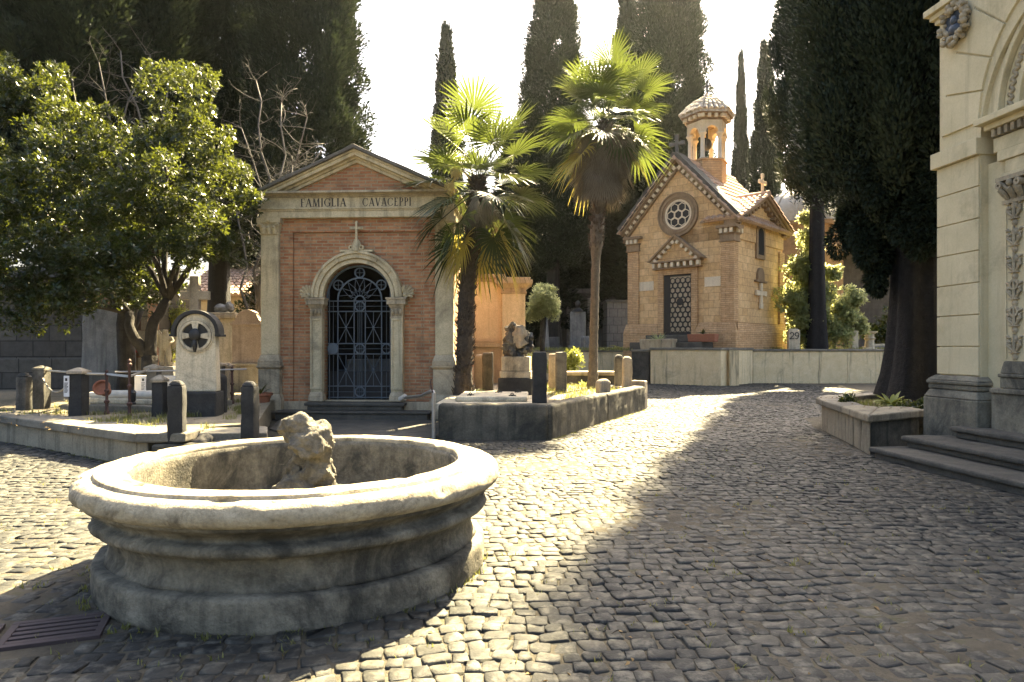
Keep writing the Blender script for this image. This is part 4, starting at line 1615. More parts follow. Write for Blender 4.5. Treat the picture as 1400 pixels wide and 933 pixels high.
# top: entablature, gable, roof
b = MB()
b.box(-.06, W_ + .06, -.06, 6.55, 7.501, 7.62).box(-.03, W_ + .03, -.03, 6.53, 7.621, 7.98)
b.box(-.15, W_ + .15, -.15, 6.65, 7.981, 8.10).box(-.36, W_ + .36, -.36, 6.8, 8.101, 8.26)
b.build('entablature', M['facade'], B, bevel=.015)
MB().prism([(-.2, 8.262), (W_ + .2, 8.262), (W_ / 2, 9.6)], -.1, 6.6).build('pediment', M['facade'], B)
for s in (0, 1):
    xa = -.45 if s == 0 else W_ + .45
    MB().prism([(xa, 8.262), (W_ / 2, 9.70), (W_ / 2, 9.92), (xa, 8.44)], -.42, 6.85).build('roof_slab', M['slate'], B)
# steps
for i, (s0, yo, z0, z1) in enumerate(((.30, -1.36, -.05, .155), (.34, -.88, .1555, .315), (.62, -.35, .3155, .485))):
    x1 = W_ - s0
    b = MB()
    b.box(s0, x1, yo, .45 if i == 2 else -.3 + .28 * i, z1 - .075, z1)
    b.box(s0 + .05, x1 - .05, yo + .06, .44 if i == 2 else -.32 + .28 * i, z0, z1 - .0755)
    b.build('step', M['step'], B, bevel=.024, subdiv=.16, rough=.010, rscale=4)
MB().box(.80, W_ - .80, .05, .46, .486, .64).build('door_step', M['step'], B, bevel=.02)

# ------------------------------------------------------------------ raised bed beside it
P = thing('raised_bed', 'curved stone kerbed bed with thick coping slabs around the great cypress', 'planter', (5.37, 10.25, 0))
bedpts = [(1.25, .86), (0, 0), (.36, 1.5), (.62, 2.75), (.78, 3.35), (1.1, 3.9), (1.9, 4.5), (3.2, 5.2), (6.0, 6.5)]
bedin = [(1.38, 1.22), (.44, .64), (.66, 1.45), (.92, 2.65), (1.06, 3.2), (1.34, 3.65), (2.0, 4.2), (3.3, 4.9), (6.05, 6.2)]
for i in range(len(bedpts) - 1):
    a, c_, d_, e_ = (Vector(q) for q in (bedpts[i], bedpts[i + 1], bedin[i + 1], bedin[i]))
    nb = 1 if i == 0 else max(1, int((c_ - a).length / .5))
    b = MB()
    for q in range(nb):
        q0, q1 = q / nb + .006, (q + 1) / nb - .006
        b.prism([tuple(a.lerp(c_, q0)), tuple(a.lerp(c_, q1)), tuple(e_.lerp(d_, q1)), tuple(e_.lerp(d_, q0))], -.05, .48, 'xy')
    b.build('kerb_face', M['kerb'] if i == 0 else M['kerb_wall'], P, bevel=.015, subdiv=.18, rough=.009)  # darker stone on the front face paints its shade
mid = Vector((3.0, 2.5, 0))


def inset(pts, d0, c_):
    out = []
    for q in pts:
        v = Vector((q[0] - c_[0], q[1] - c_[1]))
        v = v * (1 + d0 / v.length)
        out.append((c_[0] + v.x, c_[1] + v.y))
    return out


# coping slabs: outer and inner edge of each
outer = [(1.32, .80), (-.08, -.10), (.28, 1.5), (.54, 2.78), (.70, 3.42), (1.05, 4.02), (1.86, 4.62), (3.2, 5.3), (6.0, 6.6)]
inner = [(1.38, 1.45), (.85, 1.35), (.80, 1.7), (1.02, 2.7), (1.12, 3.2), (1.38, 3.6), (2.05, 4.15), (3.3, 4.85), (6.1, 6.1)]
for i in range(len(outer) - 1):
    a, c_, d_, e_ = outer[i], outer[i + 1], inner[i + 1], inner[i]
    MB().prism([a, c_, d_, e_], .482, .605, 'xy').build('coping_slab', M['coping'] if i > 1 else M['kerb_wall'], P, bevel=.025, subdiv=.16, rough=.010)
MB().prism([(1.3, 1.2), (.9, 1.5), (1.0, 2.7), (1.3, 3.5), (2.0, 4.0), (3.3, 4.8), (6.2, 6.0), (6.2, .9), (1.9, .8)], -.1, .50, 'xy').build('bed_soil', M['plot_soil'], P, subdiv=.3, rough=.04)
# ------------------------------------------------------------------ plot with the palms (right of the temple)
P = thing('grave_plot', 'mossy dark kerbed grave plot holding the palms, its corner pointing at the fountain', 'grave plot', (.66, 11.9, 0))


def kerb_run(parent, a, c_, th, z1, mat, nb, name='kerb', rnd=.06):
    va, vc = Vector((*a, 0)), Vector((*c_, 0))
    dv = vc - va
    m_ = Matrix.Translation(va) @ Matrix.Rotation(math.atan2(dv.y, dv.x), 4, 'Z')
    L_ = dv.length
    for q in range(nb):
        MB().box(L_ * q / nb + .004, L_ * (q + 1) / nb - .004, 0, th, -.08, z1, m_).build(name, mat, parent, bevel=rnd, subdiv=.13, rough=.014, rscale=3.5, seg=4)


kerb_run(P, (-1.96, .07), (-.03, .005), .30, .62, M['kerb'], 1)
kerb_run(P, (.03, .03), (2.84, 6.0), .32, .61, M['kerb'], 2)
MB().box(-.16, .16, -.13, .25, -.08, .74, Matrix.Translation((2.76, 6.18, 0)) @ Matrix.Rotation(R(64), 4, 'Z')).build('end_block', M['post_pale_lit'], P, bevel=.03, subdiv=.12, rough=.012)
kerb_run(P, (2.62, 6.5), (.6, 9.9), .3, .55, M['kerb_wall'], 2)
MB().prism([(-1.9, .3), (-.1, .25), (2.55, 5.95), (2.4, 7.0), (.5, 9.9), (-2.1, 9.9), (-1.88, 3.2)], -.1, .50, 'xy').build('plot_soil', M['plot_soil'], P, subdiv=.35, rough=.05, rscale=1.5)

G = thing('grave_slab', 'pale tomb slab with iron rings lying in front of the boulder monument', 'grave slab', (gx(672, 13.6), 13.55, .5), R(-2))
MB().box(-.98, 1.02, -.95, 1.25, -.05, .075).build('lower_slab', M['marble'], G, bevel=.02, subdiv=.2, rough=.006)
MB().box(-.66, .72, -.55, 1.1, .076, .17).build('upper_slab', M['marble'], G, bevel=.03, subdiv=.2, rough=.006)
for x, y in ((-.4, -.2), (.42, -.3), (.1, .7), (.5, .75)):
    b = MB().tube([(x - .06, y - .03, .18), (x, y, .19), (x + .07, y + .05, .18)], .012, 6)
    b.ring(x, .2, .02, .035, y - .01, y + .01, 0, 2 * PI, 10)
    b.build('iron_ring', M['iron'], G)

S = thing('boulder_monument', 'stepped grave monument crowned by a rough boulder with a pale carved shield', 'monument', (gx(706, 16), 16.1, .5), R(-6))
MB().box(-.40, .40, -.33, .40, -.05, .40).build('base_block', M['post_dark'], S, bevel=.03, subdiv=.12, rough=.014)
MB().box(-.36, .36, -.30, .36, .401, .56).box(-.33, .33, -.27, .33, .561, .90).build('plinth', M['trim_dark'], S, bevel=.02, subdiv=.15, rough=.008)
rock(S, 'boulder', [((0, 0, 1.05), (.30, .24, .24)), ((-.06, 0, 1.35), (.25, .22, .30)), ((.12, 0, 1.30), (.22, .2, .28)), ((.0, 0, 1.55), (.2, .16, .16)), ((.24, -.05, 1.08), (.13, .12, .12))],
     M['post'], 9, amp=.10, rs=5.5, size=.022)
rock(S, 'shield', [((.10, -.20, 1.38), (.20, .08, .24)), ((.13, -.19, 1.22), (.15, .08, .16))], M['post_pale_lit'], 6, amp=.03, rs=5, size=.02)
rock(S, 'bronze_flowers', [((.33, -.1, 1.12), (.09, .08, .15)), ((.36, -.1, 1.3), (.06, .06, .1))], M['iron'], 3, amp=.05, rs=9, size=.018)


def stone_post(name, label, X, Y, z0, h, w, mat, top='flat', group=None, rz=0.0, cat='bollard', dep=None, **kw):
    d_ = dep or w
    o = None
    b = MB()
    if top == 'flat':
        b.box(-w / 2, w / 2, -d_ / 2, d_ / 2, -.12, h)
        bev = .03
    elif top == 'cham':
        b.box(-w / 2, w / 2, -d_ / 2, d_ / 2, -.12, h - .07).box(-w / 2, w / 2, -d_ / 2, d_ / 2, h - .0699, h, top=(w * .26, d_ * .26))
        bev = .02
    elif top == 'dome':
        n = 12
        b.lathe([(w / 2, -.12), (w / 2 * .98, h - w * .45), (w / 2 * .9, h - w * .22), (w / 2 * .62, h - w * .06), (w / 2 * .2, h)], 18)
        bev = 0
    o = b.build(name, mat, None, (X, Y, z0), rz, bevel=bev, subdiv=.09, rough=.010, rscale=5, smooth='angle', label=label, cat=cat, group=group)
    return o


gp_ = 'stone posts of the palm plot'
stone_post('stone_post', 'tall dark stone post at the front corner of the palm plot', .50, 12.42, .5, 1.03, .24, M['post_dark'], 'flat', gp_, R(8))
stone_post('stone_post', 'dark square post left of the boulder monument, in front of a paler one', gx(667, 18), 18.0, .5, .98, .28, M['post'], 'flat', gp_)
stone_post('stone_post', 'pale square post half hidden behind the dark one near the first palm', gx(655.5, 18.5), 18.6, .5, .92, .26, M['post_pale_lit'], 'flat', gp_)
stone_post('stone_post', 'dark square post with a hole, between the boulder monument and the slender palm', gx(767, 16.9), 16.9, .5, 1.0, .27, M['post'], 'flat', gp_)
stone_post('stone_post', 'pale square post directly behind the holed dark post near the slender palm', gx(755.5, 17.8), 17.8, .5, .95, .2, M['post_pale_lit'], 'flat', gp_)
stone_post('stone_post', 'round topped pale post at the right end of the palm plot', gx(857.5, 18.2), 18.2, .5, .88, .24, M['post_pale_lit'], 'cham', gp_)
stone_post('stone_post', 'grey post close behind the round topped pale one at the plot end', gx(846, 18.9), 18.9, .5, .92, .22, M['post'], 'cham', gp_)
stone_post('stone_stump', 'short broken stone stub standing on the plot kerb before the slender palm', gx(824.5, 15.4), 15.4, .5, .40, .26, M['post_pale_lit'], 'cham', None, R(20), 'stump')
Bn = thing('bench_tomb', 'low long grey tomb chest behind the slender palm', 'tomb', (gx(805, 20.6), 20.6, .3))
MB().box(-.72, .74, -.35, .35, 0, .48).build('chest', M['post'], Bn, bevel=.02, subdiv=.2, rough=.01)
MB().box(-.80, .82, -.42, .42, .481, .60).build('lid', M['trim_dark'], Bn, bevel=.03, subdiv=.2, rough=.01)
MB().box(-.80, .95, -.60, -.36, 0, .22).build('foot_slab', M['coping'], Bn, bevel=.03)

# galvanised handrail at the temple steps
Hr = thing('handrail', 'galvanised steel handrail standing by the mausoleum steps', 'handrail', (-1.36, 11.85, 0))
MB().tube([(0, 0, 0), (0, 0, .82)], .033, 10).build('post', M['galv'], Hr, smooth='angle')
MB().tube([(0, 0, .80), (0, .02, .84), (-.06, .12, .845), (-.35, 1.0, .70), (-.95, 2.9, .53), (-1.02, 3.05, .50)], .030, 10).build('rail', M['galv'], Hr, smooth='angle')
b = MB()
b.tube([(-.93, 2.85, .57), (-1.05, 2.95, .50), (-.98, 3.1, .47)], [.05, .055, .04], 8)
b.build('wrapping', M['cloth'], Hr, smooth='angle')
MB().tube([(0, 0, .78), (-.03, -.03, .9), (-.05, -.01, 1.0), (-.04, .0, 1.06)], .012, 6).build('wire', M['rust'], Hr)

# ------------------------------------------------------------------ left grave platform
PZ = .44
P = thing('grave_platform', 'long raised stone platform with worn coping at the fountain, carrying railed graves', 'platform', (-5.10, 9.30, 0))


def run_wall(parent, a, c_, nb):
    va, vc = Vector((*a, 0)), Vector((*c_, 0))
    dv = vc - va
    L_ = dv.length
    m_ = Matrix.Translation(va) @ Matrix.Rotation(math.atan2(dv.y, dv.x), 4, 'Z')
    MB().box(0, L_, 0, .3, -.1, .318, m_).build('kerb_face', M['kerb_wall'], parent, bevel=.01, subdiv=.35, rough=.012, rscale=2.5)
    for q in range(nb):
        MB().box(L_ * q / nb + .004 - (.1 if q == 0 else 0), L_ * (q + 1) / nb - .004 + (.07 if q == nb - 1 else 0), -.07, .52, .32, PZ + .012, m_) \
            .build('coping', M['coping'], parent, bevel=.022, subdiv=.2, rough=.010, rscale=4)


run_wall(P, (-9.0, 6.0), (-.02, 0), 6)
MB().box(-.02, .14, .02, .2, -.1, .3185).build('end_stone', M['kerb_wall'], P, bevel=.015)
rock(P, 'rubble_wall', [((.3 + .17 * i, .2 + .02 * (i % 2), .1 + .16 * (i % 2)), (.15, .14, .12)) for i in range(6)], M['rubble'], 6, amp=.05, rs=5, size=.03)
MB().box(-.02, .68, -.06, .52, .32, PZ + .010).build('coping', M['coping'], P, bevel=.022, subdiv=.15, rough=.01)
# low dark kerb to the right of the corner
MB().prism([(.24, -.10), (1.62, .04), (1.66, .42), (.40, .30)], -.08, .30, 'xy').build('low_kerb', M['kerb'], P, bevel=.03, subdiv=.12, rough=.014)
MB().prism([(.45, .30), (1.62, .42), (1.35, 1.2), (.50, 1.1)], -.08, .40, 'xy').build('low_slab', M['coping'], P, bevel=.02, subdiv=.2, rough=.010)
MB().prism([(-9.0, 6.4), (-.1, .4), (.7, .35), (.52, 1.0), (1.2, 1.1), (-.25, 5.9), (-.7, 22), (-18, 22), (-18, 8)], -.1, PZ - .015, 'xy').build('platform_soil', M['plot_soil'], P, subdiv=.5, rough=.04, rscale=1.4)

gl = 'stone posts of the left platform'


def gpz(px, py, z=PZ):
    Y = (EYE - z) * FPX / (py - HY)
    return gx(px, Y), Y


def sign(parent, y, z0, z1, w):
    s_ = MB().box(-w / 2, w / 2, y - .012, y, z0, z1).build('notice', M['white'], parent, bevel=.003)
    b_ = MB()
    b_.box(-w * .2, w * .2, y - .0145, y - .0125, z1 - .09, z1 - .04)
    for i in range(9):
        zz = z1 - .13 - i * (z1 - z0 - .18) / 9
        b_.box(-w * .36, w * (.36 - .1 * (i % 3)), y - .0145, y - .0125, zz, zz + .011)
    b_.build('notice_print', M['letters'], s_)


x, y = gpz(33, 561)
stone_post('stone_post', 'small plain grey post with pointed top, outermost on the left platform', x, y, PZ - .02, .72, .19, M['post'], 'cham', gl)


def capped(name, label, X, Y, z0, h, w, mat, capmat, over=.03, capz=.13, notice=None, rz=0.0):
    o = thing(name, label, 'bollard', (X, Y, z0), rz, gl)
    MB().box(-w / 2, w / 2, -w / 2, w / 2, -.1, h - capz).build('shaft', mat, o, bevel=.015, subdiv=.1, rough=.008, rscale=5)
    b_ = MB()
    b_.box(-w / 2 - over, w / 2 + over, -w / 2 - over, w / 2 + over, h - capz + .001, h - capz + .05)
    b_.box(-w / 2 - over, w / 2 + over, -w / 2 - over, w / 2 + over, h - capz + .0501, h, top=(w / 2 + over - .02, w / 2 + over - .02))
    b_.build('cap', capmat, o, bevel=.01, subdiv=.1, rough=.006)
    if notice:
        sg = thing('notice_board', '', '', (notice[0], -w / 2 - .003, 0), notice[1])
        sg.parent = o
        for q in ('label', 'category'):
            if q in sg:
                del sg[q]
        sign(sg, 0, notice[2], notice[3], notice[4])
    return o


x, y = gpz(57, 558)
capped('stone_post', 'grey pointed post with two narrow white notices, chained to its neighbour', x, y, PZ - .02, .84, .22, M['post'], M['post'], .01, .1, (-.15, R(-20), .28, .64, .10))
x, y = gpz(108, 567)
capped('stone_post', 'dark post with a bright pyramid cap and a white notice on its left', x, y, PZ - .02, .84, .23, M['post_dark'], M['post_pale_lit'], .025, .11, (-.135, R(-12), .34, .70, .11))
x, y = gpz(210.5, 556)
capped('stone_post', 'pyramid capped post with a white notice, just behind the squat iron cornered post', x, y, PZ - .02, .86, .21, M['post'], M['post_pale_lit'], .035, .11, (-.15, R(-8), .2, .62, .11))
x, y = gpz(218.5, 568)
capped('stone_post', 'squat dark post with rough flared cap left of the round topped gravestone', x, y, PZ - .02, .72, .19, M['post_dark'], M['post_pale_lit'], .02, .13)
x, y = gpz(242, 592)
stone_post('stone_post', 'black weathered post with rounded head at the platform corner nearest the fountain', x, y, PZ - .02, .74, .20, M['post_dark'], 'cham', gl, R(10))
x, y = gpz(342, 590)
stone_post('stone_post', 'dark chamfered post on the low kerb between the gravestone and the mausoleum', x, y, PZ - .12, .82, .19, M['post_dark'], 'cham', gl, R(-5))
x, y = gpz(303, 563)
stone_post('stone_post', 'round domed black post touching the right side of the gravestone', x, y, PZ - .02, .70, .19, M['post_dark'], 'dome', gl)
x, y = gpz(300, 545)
capped('stone_post', 'post with pale square cap behind the gravestone', x, y, PZ - .02, .86, .2, M['post'], M['post_pale_lit'], .03, .1)
capped('stone_post', 'small pale finial post between the gravestone and the pink stele', gx(311, 16.2), 16.2, PZ, .82, .2, M['post_pale_lit'], M['post_pale_lit'], .03, .12)

gi = 'iron railing posts of the left platform'


def iron_post(label, X, Y, h, fin=True):
    b_ = MB()
    b_.lathe([(.045, 0), (.045, .06), (.028, .08), (.028, .20), (.044, .22), (.044, .25), (.024, .27), (.024, h * .5), (.04, h * .52), (.04, h * .55), (.022, h * .57), (.022, h * .86),
              (.038, h * .88), (.038, h * .91), (.02, h * .93), (.03, h * .97), (.005, h)], 10)
    return b_.build('iron_post', M['rust'], None, (X, Y, PZ - .02), smooth='angle', label=label, cat='railing post', group=gi)


x1_, y1_ = gpz(146, 566)
iron_post('rusty turned iron post nearer the notice post with the bright cap', x1_, y1_, .80)
x2_, y2_ = gpz(177, 570)
iron_post('tallest rusty turned iron post, holding the rail in front of the tree trunk', x2_, y2_, 1.0)
iron_post('thin black iron post between the domed black post and the mausoleum', gx(317.5, 14.3), 14.3, .80)
xa, ya = gpz(57, 558)
xb, yb = gpz(108, 567)
xc, yc = gpz(210.5, 556)
rl = MB()
rl.tube([(xa + .1, ya, 1.16), (xb, yb + .1, 1.16)], .018, 8)
rl.tube([(xb + .1, yb, 1.15), (x1_, y1_, 1.14), (x2_, y2_, 1.12), (xc - .08, yc, 1.18)], .022, 8)
rl.tube([(xb + .1, yb + .9, 1.15), (xc + 1.6, yc + .6, 1.16)], .016, 8)
rl.build('iron_rail', M['galv'], smooth='angle', label='pale pipe rail strung between the capped posts of the left platform', cat='railing')
ch = MB()
for i in range(16):
    q0, q1 = i / 16, (i + 1) / 16
    f0 = lambda q: (xa + .1 + (xb - .2 - xa) * q, ya - .12 + (yb - ya) * q, 1.02 - 4 * .22 * q * (1 - q))
    ch.tube([f0(q0), f0(q1)], .012, 6)
ch.build('hanging_chain', M['galv'], label='sagging thin chain hung between the two posts with white notices', cat='chain')

# round-topped gravestone
Gs = thing('gravestone', 'pale round topped gravestone with a carved cross in a ring on a dark block', 'gravestone', (gx(267, 11.9), 12.0, PZ - .03), R(6))
MB().box(-.37, .37, -.22, .26, -.05, .43).build('base_block', M['post_dark'], Gs, bevel=.03, subdiv=.1, rough=.01)
b = MB()
pts = [(-.35, .431), (.35, .431), (.325, 1.46)]
for i in range(1, 20):
    a = PI * i / 20
    pts.append((.325 * math.cos(a), 1.46 + .325 * math.sin(a)))
pts.append((-.325, 1.46))
b.prism(pts, -.11, .12)
b.build('slab', M['marble'], Gs, bevel=.015, subdiv=.15, rough=.005)
b = MB()
b.ring(0, 1.45, .335, .40, -.16, .16, R(-4), R(184), 32)
b.box(-.43, -.33, -.16, .16, 1.39, 1.43).box(.33, .43, -.16, .16, 1.39, 1.43)
b.build('hood', M['post_dark'], Gs, bevel=.008)
b = MB()
b.ring(0, 1.40, .225, .27, -.15, -.10, 0, 2 * PI, 32)
b.ring(0, 1.40, .28, .30, -.135, -.10, 0, 2 * PI, 32)
for i in range(4):
    m = Matrix.Translation((0, -.12, 1.40)) @ Matrix.Rotation(i * PI / 2, 4, 'Y')
    b.prism([(-.022, .05), (.022, .05), (.06, .22), (-.06, .22)], -.03, .02, M=m)
b.build('ring_cross', M['marble'], Gs, bevel=.005)
MB().prism([(.222 * math.cos(2 * PI * i / 28), 1.40 + .222 * math.sin(2 * PI * i / 28)) for i in range(28)], -.1125, -.1105).build('ring_field', M['post_dark'], Gs)
b = MB().blob((0, -.16, 1.42), (.10, .05, .11), 10, 8).tube([(0, -.15, 1.36), (0, -.17, 1.24), (0, -.15, 1.12)], [.03, .05, .02], 8)
b.build('bronze_wreath', M['iron'], Gs, smooth=True)
Cr = thing('grave_cross', 'tall plain grey stone cross rising behind the round topped gravestone', 'cross', (gx(267, 14.6), 14.6, PZ - .03))
MB().box(-.25, .25, -.2, .2, -.05, 1.1).build('pedestal', M['marble_grey'], Cr, bevel=.02)
MB().box(-.095, .095, -.07, .07, 1.10, 2.72).box(-.30, .30, -.0695, .0695, 2.22, 2.40).build('cross_shaft', M['post_pale_lit'], Cr, bevel=.012)

# tomb inside the railing
Tb = thing('railed_tomb', 'low flat tomb with pale slab and rolled stone cushion inside the railing', 'tomb', (-7.1, 13.3, PZ - .03), R(-12))
MB().box(-1.25, 1.25, -.75, .9, -.05, .13).build('kerb_slab', M['coping'], Tb, bevel=.02, subdiv=.25, rough=.01)
MB().box(-1.0, 1.0, -.5, .7, .131, .24).build('cover_slab', M['marble'], Tb, bevel=.03, subdiv=.2, rough=.01)
b = MB().tube([(-.95, -.35, .29), (-.3, -.38, .30), (.5, -.36, .31), (.8, -.36, .29)], [.05, .085, .09, .05], 12)
b.build('cushion', M['cloth'], Tb, smooth='angle', subdiv=.08, rough=.02)
MB().prism([(-.9, .71), (1.0, .71), (1.0, .80), (-.9, .80)], .0, .62, 'xy').build('headboard', M['white'], Tb, bevel=.01)
Pt = MB().lathe([(.0, 0), (.09, 0), (.13, .20), (.145, .21), (.145, .24), (.12, .24), (.1, .20), (0, .19)], 18, cap=False) \
    .build('flower_pot', M['terra'], None, (gx(154, 12.7), 12.5, .80), smooth='angle', label='terracotta pot tipped on the flat tomb inside the railing', cat='pot')
Pt.rotation_euler = (R(65), R(20), 0)
Ln = MB().lathe([(.05, 0), (.05, .03), (.03, .05), (.045, .07), (.05, .20), (.06, .21), (.02, .27), (.025, .29), (0, .31)], 10) \
    .build('grave_lantern', M['iron'], None, (gx(184, 12.4), 12.35, PZ + .14), smooth='angle', label='tiny dark grave lantern beside the tomb slab behind the tall iron post', cat='lantern')

# stele next to the mausoleum
St = thing('pink_stele', 'pinkish round headed stele standing close to the left side of the brick mausoleum', 'stele', (gx(340, 18.6), 18.6, PZ - .03))
MB().box(-.46, .46, -.25, .25, -.05, .70).box(-.50, .50, -.28, .28, .701, .78).build('base_block', M['trim_dark'], St, bevel=.02)
b = MB()
pts = [(-.40, .781), (.40, .781), (.40, 1.88), (.36, 1.94), (.33, 1.94)]
for i in range(1, 14):
    a = PI * i / 14
    pts.append((.30 * math.cos(a), 1.96 + .27 * math.sin(a)))
pts += [(-.33, 1.94), (-.36, 1.94), (-.40, 1.88)]
b.prism(pts, -.14, .14)
b.build('slab', M['stele_pink'], St, bevel=.015)
MB().box(-.44, .44, -.17, .17, 1.80, 1.86).build('moulding', M['stele_pink'], St, bevel=.01)
S2 = thing('white_stele', 'narrow pale shrine with moulded top between the gravestone and the pink stele', 'stele', (gx(306, 20.5), 20.5, PZ - .03))
MB().box(-.42, .42, -.3, .3, -.05, 2.05).build('body', M['marble'], S2, bevel=.02)
MB().box(-.52, .52, -.4, .4, 2.051, 2.17).box(-.47, .47, -.35, .35, 2.171, 2.24).build('moulded_top', M['trim_dark'], S2, bevel=.02)
rock(S2, 'crown_carving', [((-.1, 0, 2.35), (.2, .15, .16)), ((.12, 0, 2.38), (.16, .14, .18))], M['marble_grey'], 5, amp=.05, rs=5, size=.03)
# ------------------------------------------------------------------ other tombs and walls behind
O = thing('ochre_tomb', 'ochre plastered low tomb with corner pier behind the shaggy palm', 'tomb', (0.30, 21.5, 0))
MB().box(-3.6, -.62, .1, 4.5, 0, 3.70).build('wall', M['plaster'], O, bevel=.015)
MB().box(-3.6, -.62, .0, .099, 0, 1.62).build('dado', M['plaster_trim'], O, bevel=.01)
MB().box(-3.6, -.60, -.06, .12, 1.621, 1.75).box(-3.6, -.60, -.03, .12, 1.751, 1.84).build('dado_rail', M['plaster_trim'], O, bevel=.015)
MB().box(-3.65, -.55, .0, 4.6, 3.701, 3.80).box(-3.7, -.50, -.08, 4.7, 3.801, 3.92).build('wall_coping', M['plaster_trim'], O, bevel=.015)
pr = MB().box(-.62, .10, -.12, .70, 0, 3.30).build('pier', M['plaster'], O, bevel=.015)
MB().box(.101, .118, -.10, .66, 0, 3.28).build('pier_flank', M['trim'], pr)
b = MB()
b.box(-.66, .16, -.17, .74, 3.301, 3.36).box(-.64, .14, -.14, .72, 3.361, 3.46)
b.box(-.64, .14, -.14, .72, 3.461, 3.60, top=(-.16, -.16)).box(-.84, .34, -.34, .92, 3.601, 3.72).box(-.78, .28, -.28, .86, 3.721, 3.80)
b.build('pier_capital', M['plaster_trim'], pr, bevel=.012)

# dark tomb among the cypresses, between ochre tomb and chapel
D = thing('grey_tomb', 'shaded grey tomb front with dark doorway far back between the slender palm and ochre tomb', 'tomb', (gx(788, 44), 44, 1.5))
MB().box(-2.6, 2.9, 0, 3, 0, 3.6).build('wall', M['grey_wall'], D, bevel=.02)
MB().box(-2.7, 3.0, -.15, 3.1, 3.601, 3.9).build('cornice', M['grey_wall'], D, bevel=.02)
for x in (-1.35, -.35, 1.0):
    MB().box(x - .28, x + .28, -.12, -.001, 0, 3.3).build('pilaster', M['marble_grey'], D, bevel=.02)
MB().box(.1, .68, -.02, -.001, 0, 2.6).build('door', M['dark'], D)
D2 = thing('tiled_tomb', 'dim white panelled tomb side in deep shade left of the chapel', 'tomb', (gx(850, 42), 42, 1.5))
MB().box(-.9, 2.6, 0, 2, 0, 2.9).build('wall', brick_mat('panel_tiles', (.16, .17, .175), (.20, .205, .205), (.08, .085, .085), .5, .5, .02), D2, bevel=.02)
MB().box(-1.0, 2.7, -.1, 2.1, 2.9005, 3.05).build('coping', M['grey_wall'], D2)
for i, (px, Y, h, w, mt, lb) in enumerate(((722, 36.5, .95, .5, 'marble_grey', 'small square headstone under the round clipped tree'),
                                            (790, 37.5, 2.1, .85, 'marble_grey', 'shaded tall headstone with a bust before the grey tomb'),
                                            (757, 36.0, .7, .6, 'grey_wall', 'low dim headstone between clipped tree and the slender palm'))):
    h_ = thing('headstone', lb, 'headstone', (gx(px, Y), Y, 1.48))
    MB().box(-w / 2 - .08, w / 2 + .08, -.25, .25, 0, .25).build('foot', M[mt], h_, bevel=.02)
    MB().box(-w / 2, w / 2, -.14, .14, .251, h).build('slab', M[mt], h_, bevel=.03)
    if i == 1:
        MB().blob((0, 0, h + .42), (.15, .17, .2), 10, 8).lathe([(.30, h), (.26, h + .12), (.09, h + .22), (.08, h + .3)], 12).build('bust', M['iron'], h_, smooth='angle')
for px, Y, lb in ((797, 36.4, 'small grey post left of the pair behind the slender palm trunk'), (803, 36.0, 'slim pale post beside the slender palm trunk, behind the low garden wall')):
    stone_post('stone_post', lb, gx(px, Y), Y, 1.48, .75, .22, M['marble_grey'], 'cham', 'thin posts behind the garden wall')
Sp = MB().lathe([(.13, 0), (.12, .2), (.075, .9), (.02, 1.75), (0, 1.8)], 8).build('stone_spike', M['marble_grey'], None, (gx(748, 35.6), 35.6, 1.45), smooth='angle',
                                                                                 label='thin pale pointed pillar under the right edge of the clipped tree', cat='pillar')

# marker with number
Mk = thing('number_marker', 'pale stone marker carrying the black number 29 on the terrace edge', 'marker', (gx(1085.5, 31.7), 31.75, 1.5), R(-4))
MB().box(-.26, .26, -.12, .12, -.02, .90).box(-.26, .26, -.12, .12, .9005, .99, top=(.08, .05)).build('slab', M['marble'], Mk, bevel=.02)
b = MB()


def digit_line(pts, x, z, s, w=.042):
    for i, (p, q) in enumerate(zip(pts, pts[1:])):
        p, q = Vector(p), Vector(q)
        d_ = (q - p).normalized()
        n_ = Vector((-d_.y, d_.x)) * (w / s / 2)
        e_ = d_ * (w / s * .3)
        b.prism([(x + c_.x * s, z + c_.y * s) for c_ in (p - e_ + n_, q + e_ + n_, q + e_ - n_, p - e_ - n_)], -.126 - (i % 5) * .0007, -.118)


two = [(-.28 + .0, .74)] + [(.28 * math.cos(a), .70 + .28 * math.sin(a)) for a in [R(170 - 20 * i) for i in range(11)]] + [(-.30, .02), (.32, .02)]
nine = [(.27 * math.cos(a), .70 + .27 * math.sin(a)) for a in [R(30 * i) for i in range(13)]] + [(.24, .40), (.12, .14), (-.08, .0), (-.22, .04)]
digit_line(two, -.115, .52, .30)
digit_line(nine, .115, .52, .30)
b.build('numerals', M['letters'], Mk)

Ur = MB().lathe([(.30, 0), (.30, .1), (.22, .14), (.20, .5), (.24, .55), (.26, .6), (.20, .64), (.20, .78), (.34, .86), (.36, .92), (.0, .93)], 16, cap=False) \
    .build('stone_urn', M['marble'], None, (gx(1189, 33.0), 33.0, 1.48), smooth='angle', label='squat pale stone urn on the terrace right of the bright shrub', cat='urn')
stone_post('stone_post', 'pale upright post between the bright shrub and the stone urn', gx(1167, 32.4), 32.4, 1.48, .95, .32, M['marble'], 'flat', None, 0, 'post')
Cs = thing('low_tomb', 'low pale tomb slab on the terrace behind the stone urn', 'tomb', (gx(1210, 34.5), 34.5, 1.48))
MB().box(-.9, 1.5, -.5, .5, 0, .22).build('kerb_slab', M['marble_grey'], Cs, bevel=.02)
MB().box(-.75, 1.35, -.4, .4, .2205, .32).build('cover_slab', M['marble'], Cs, bevel=.02)

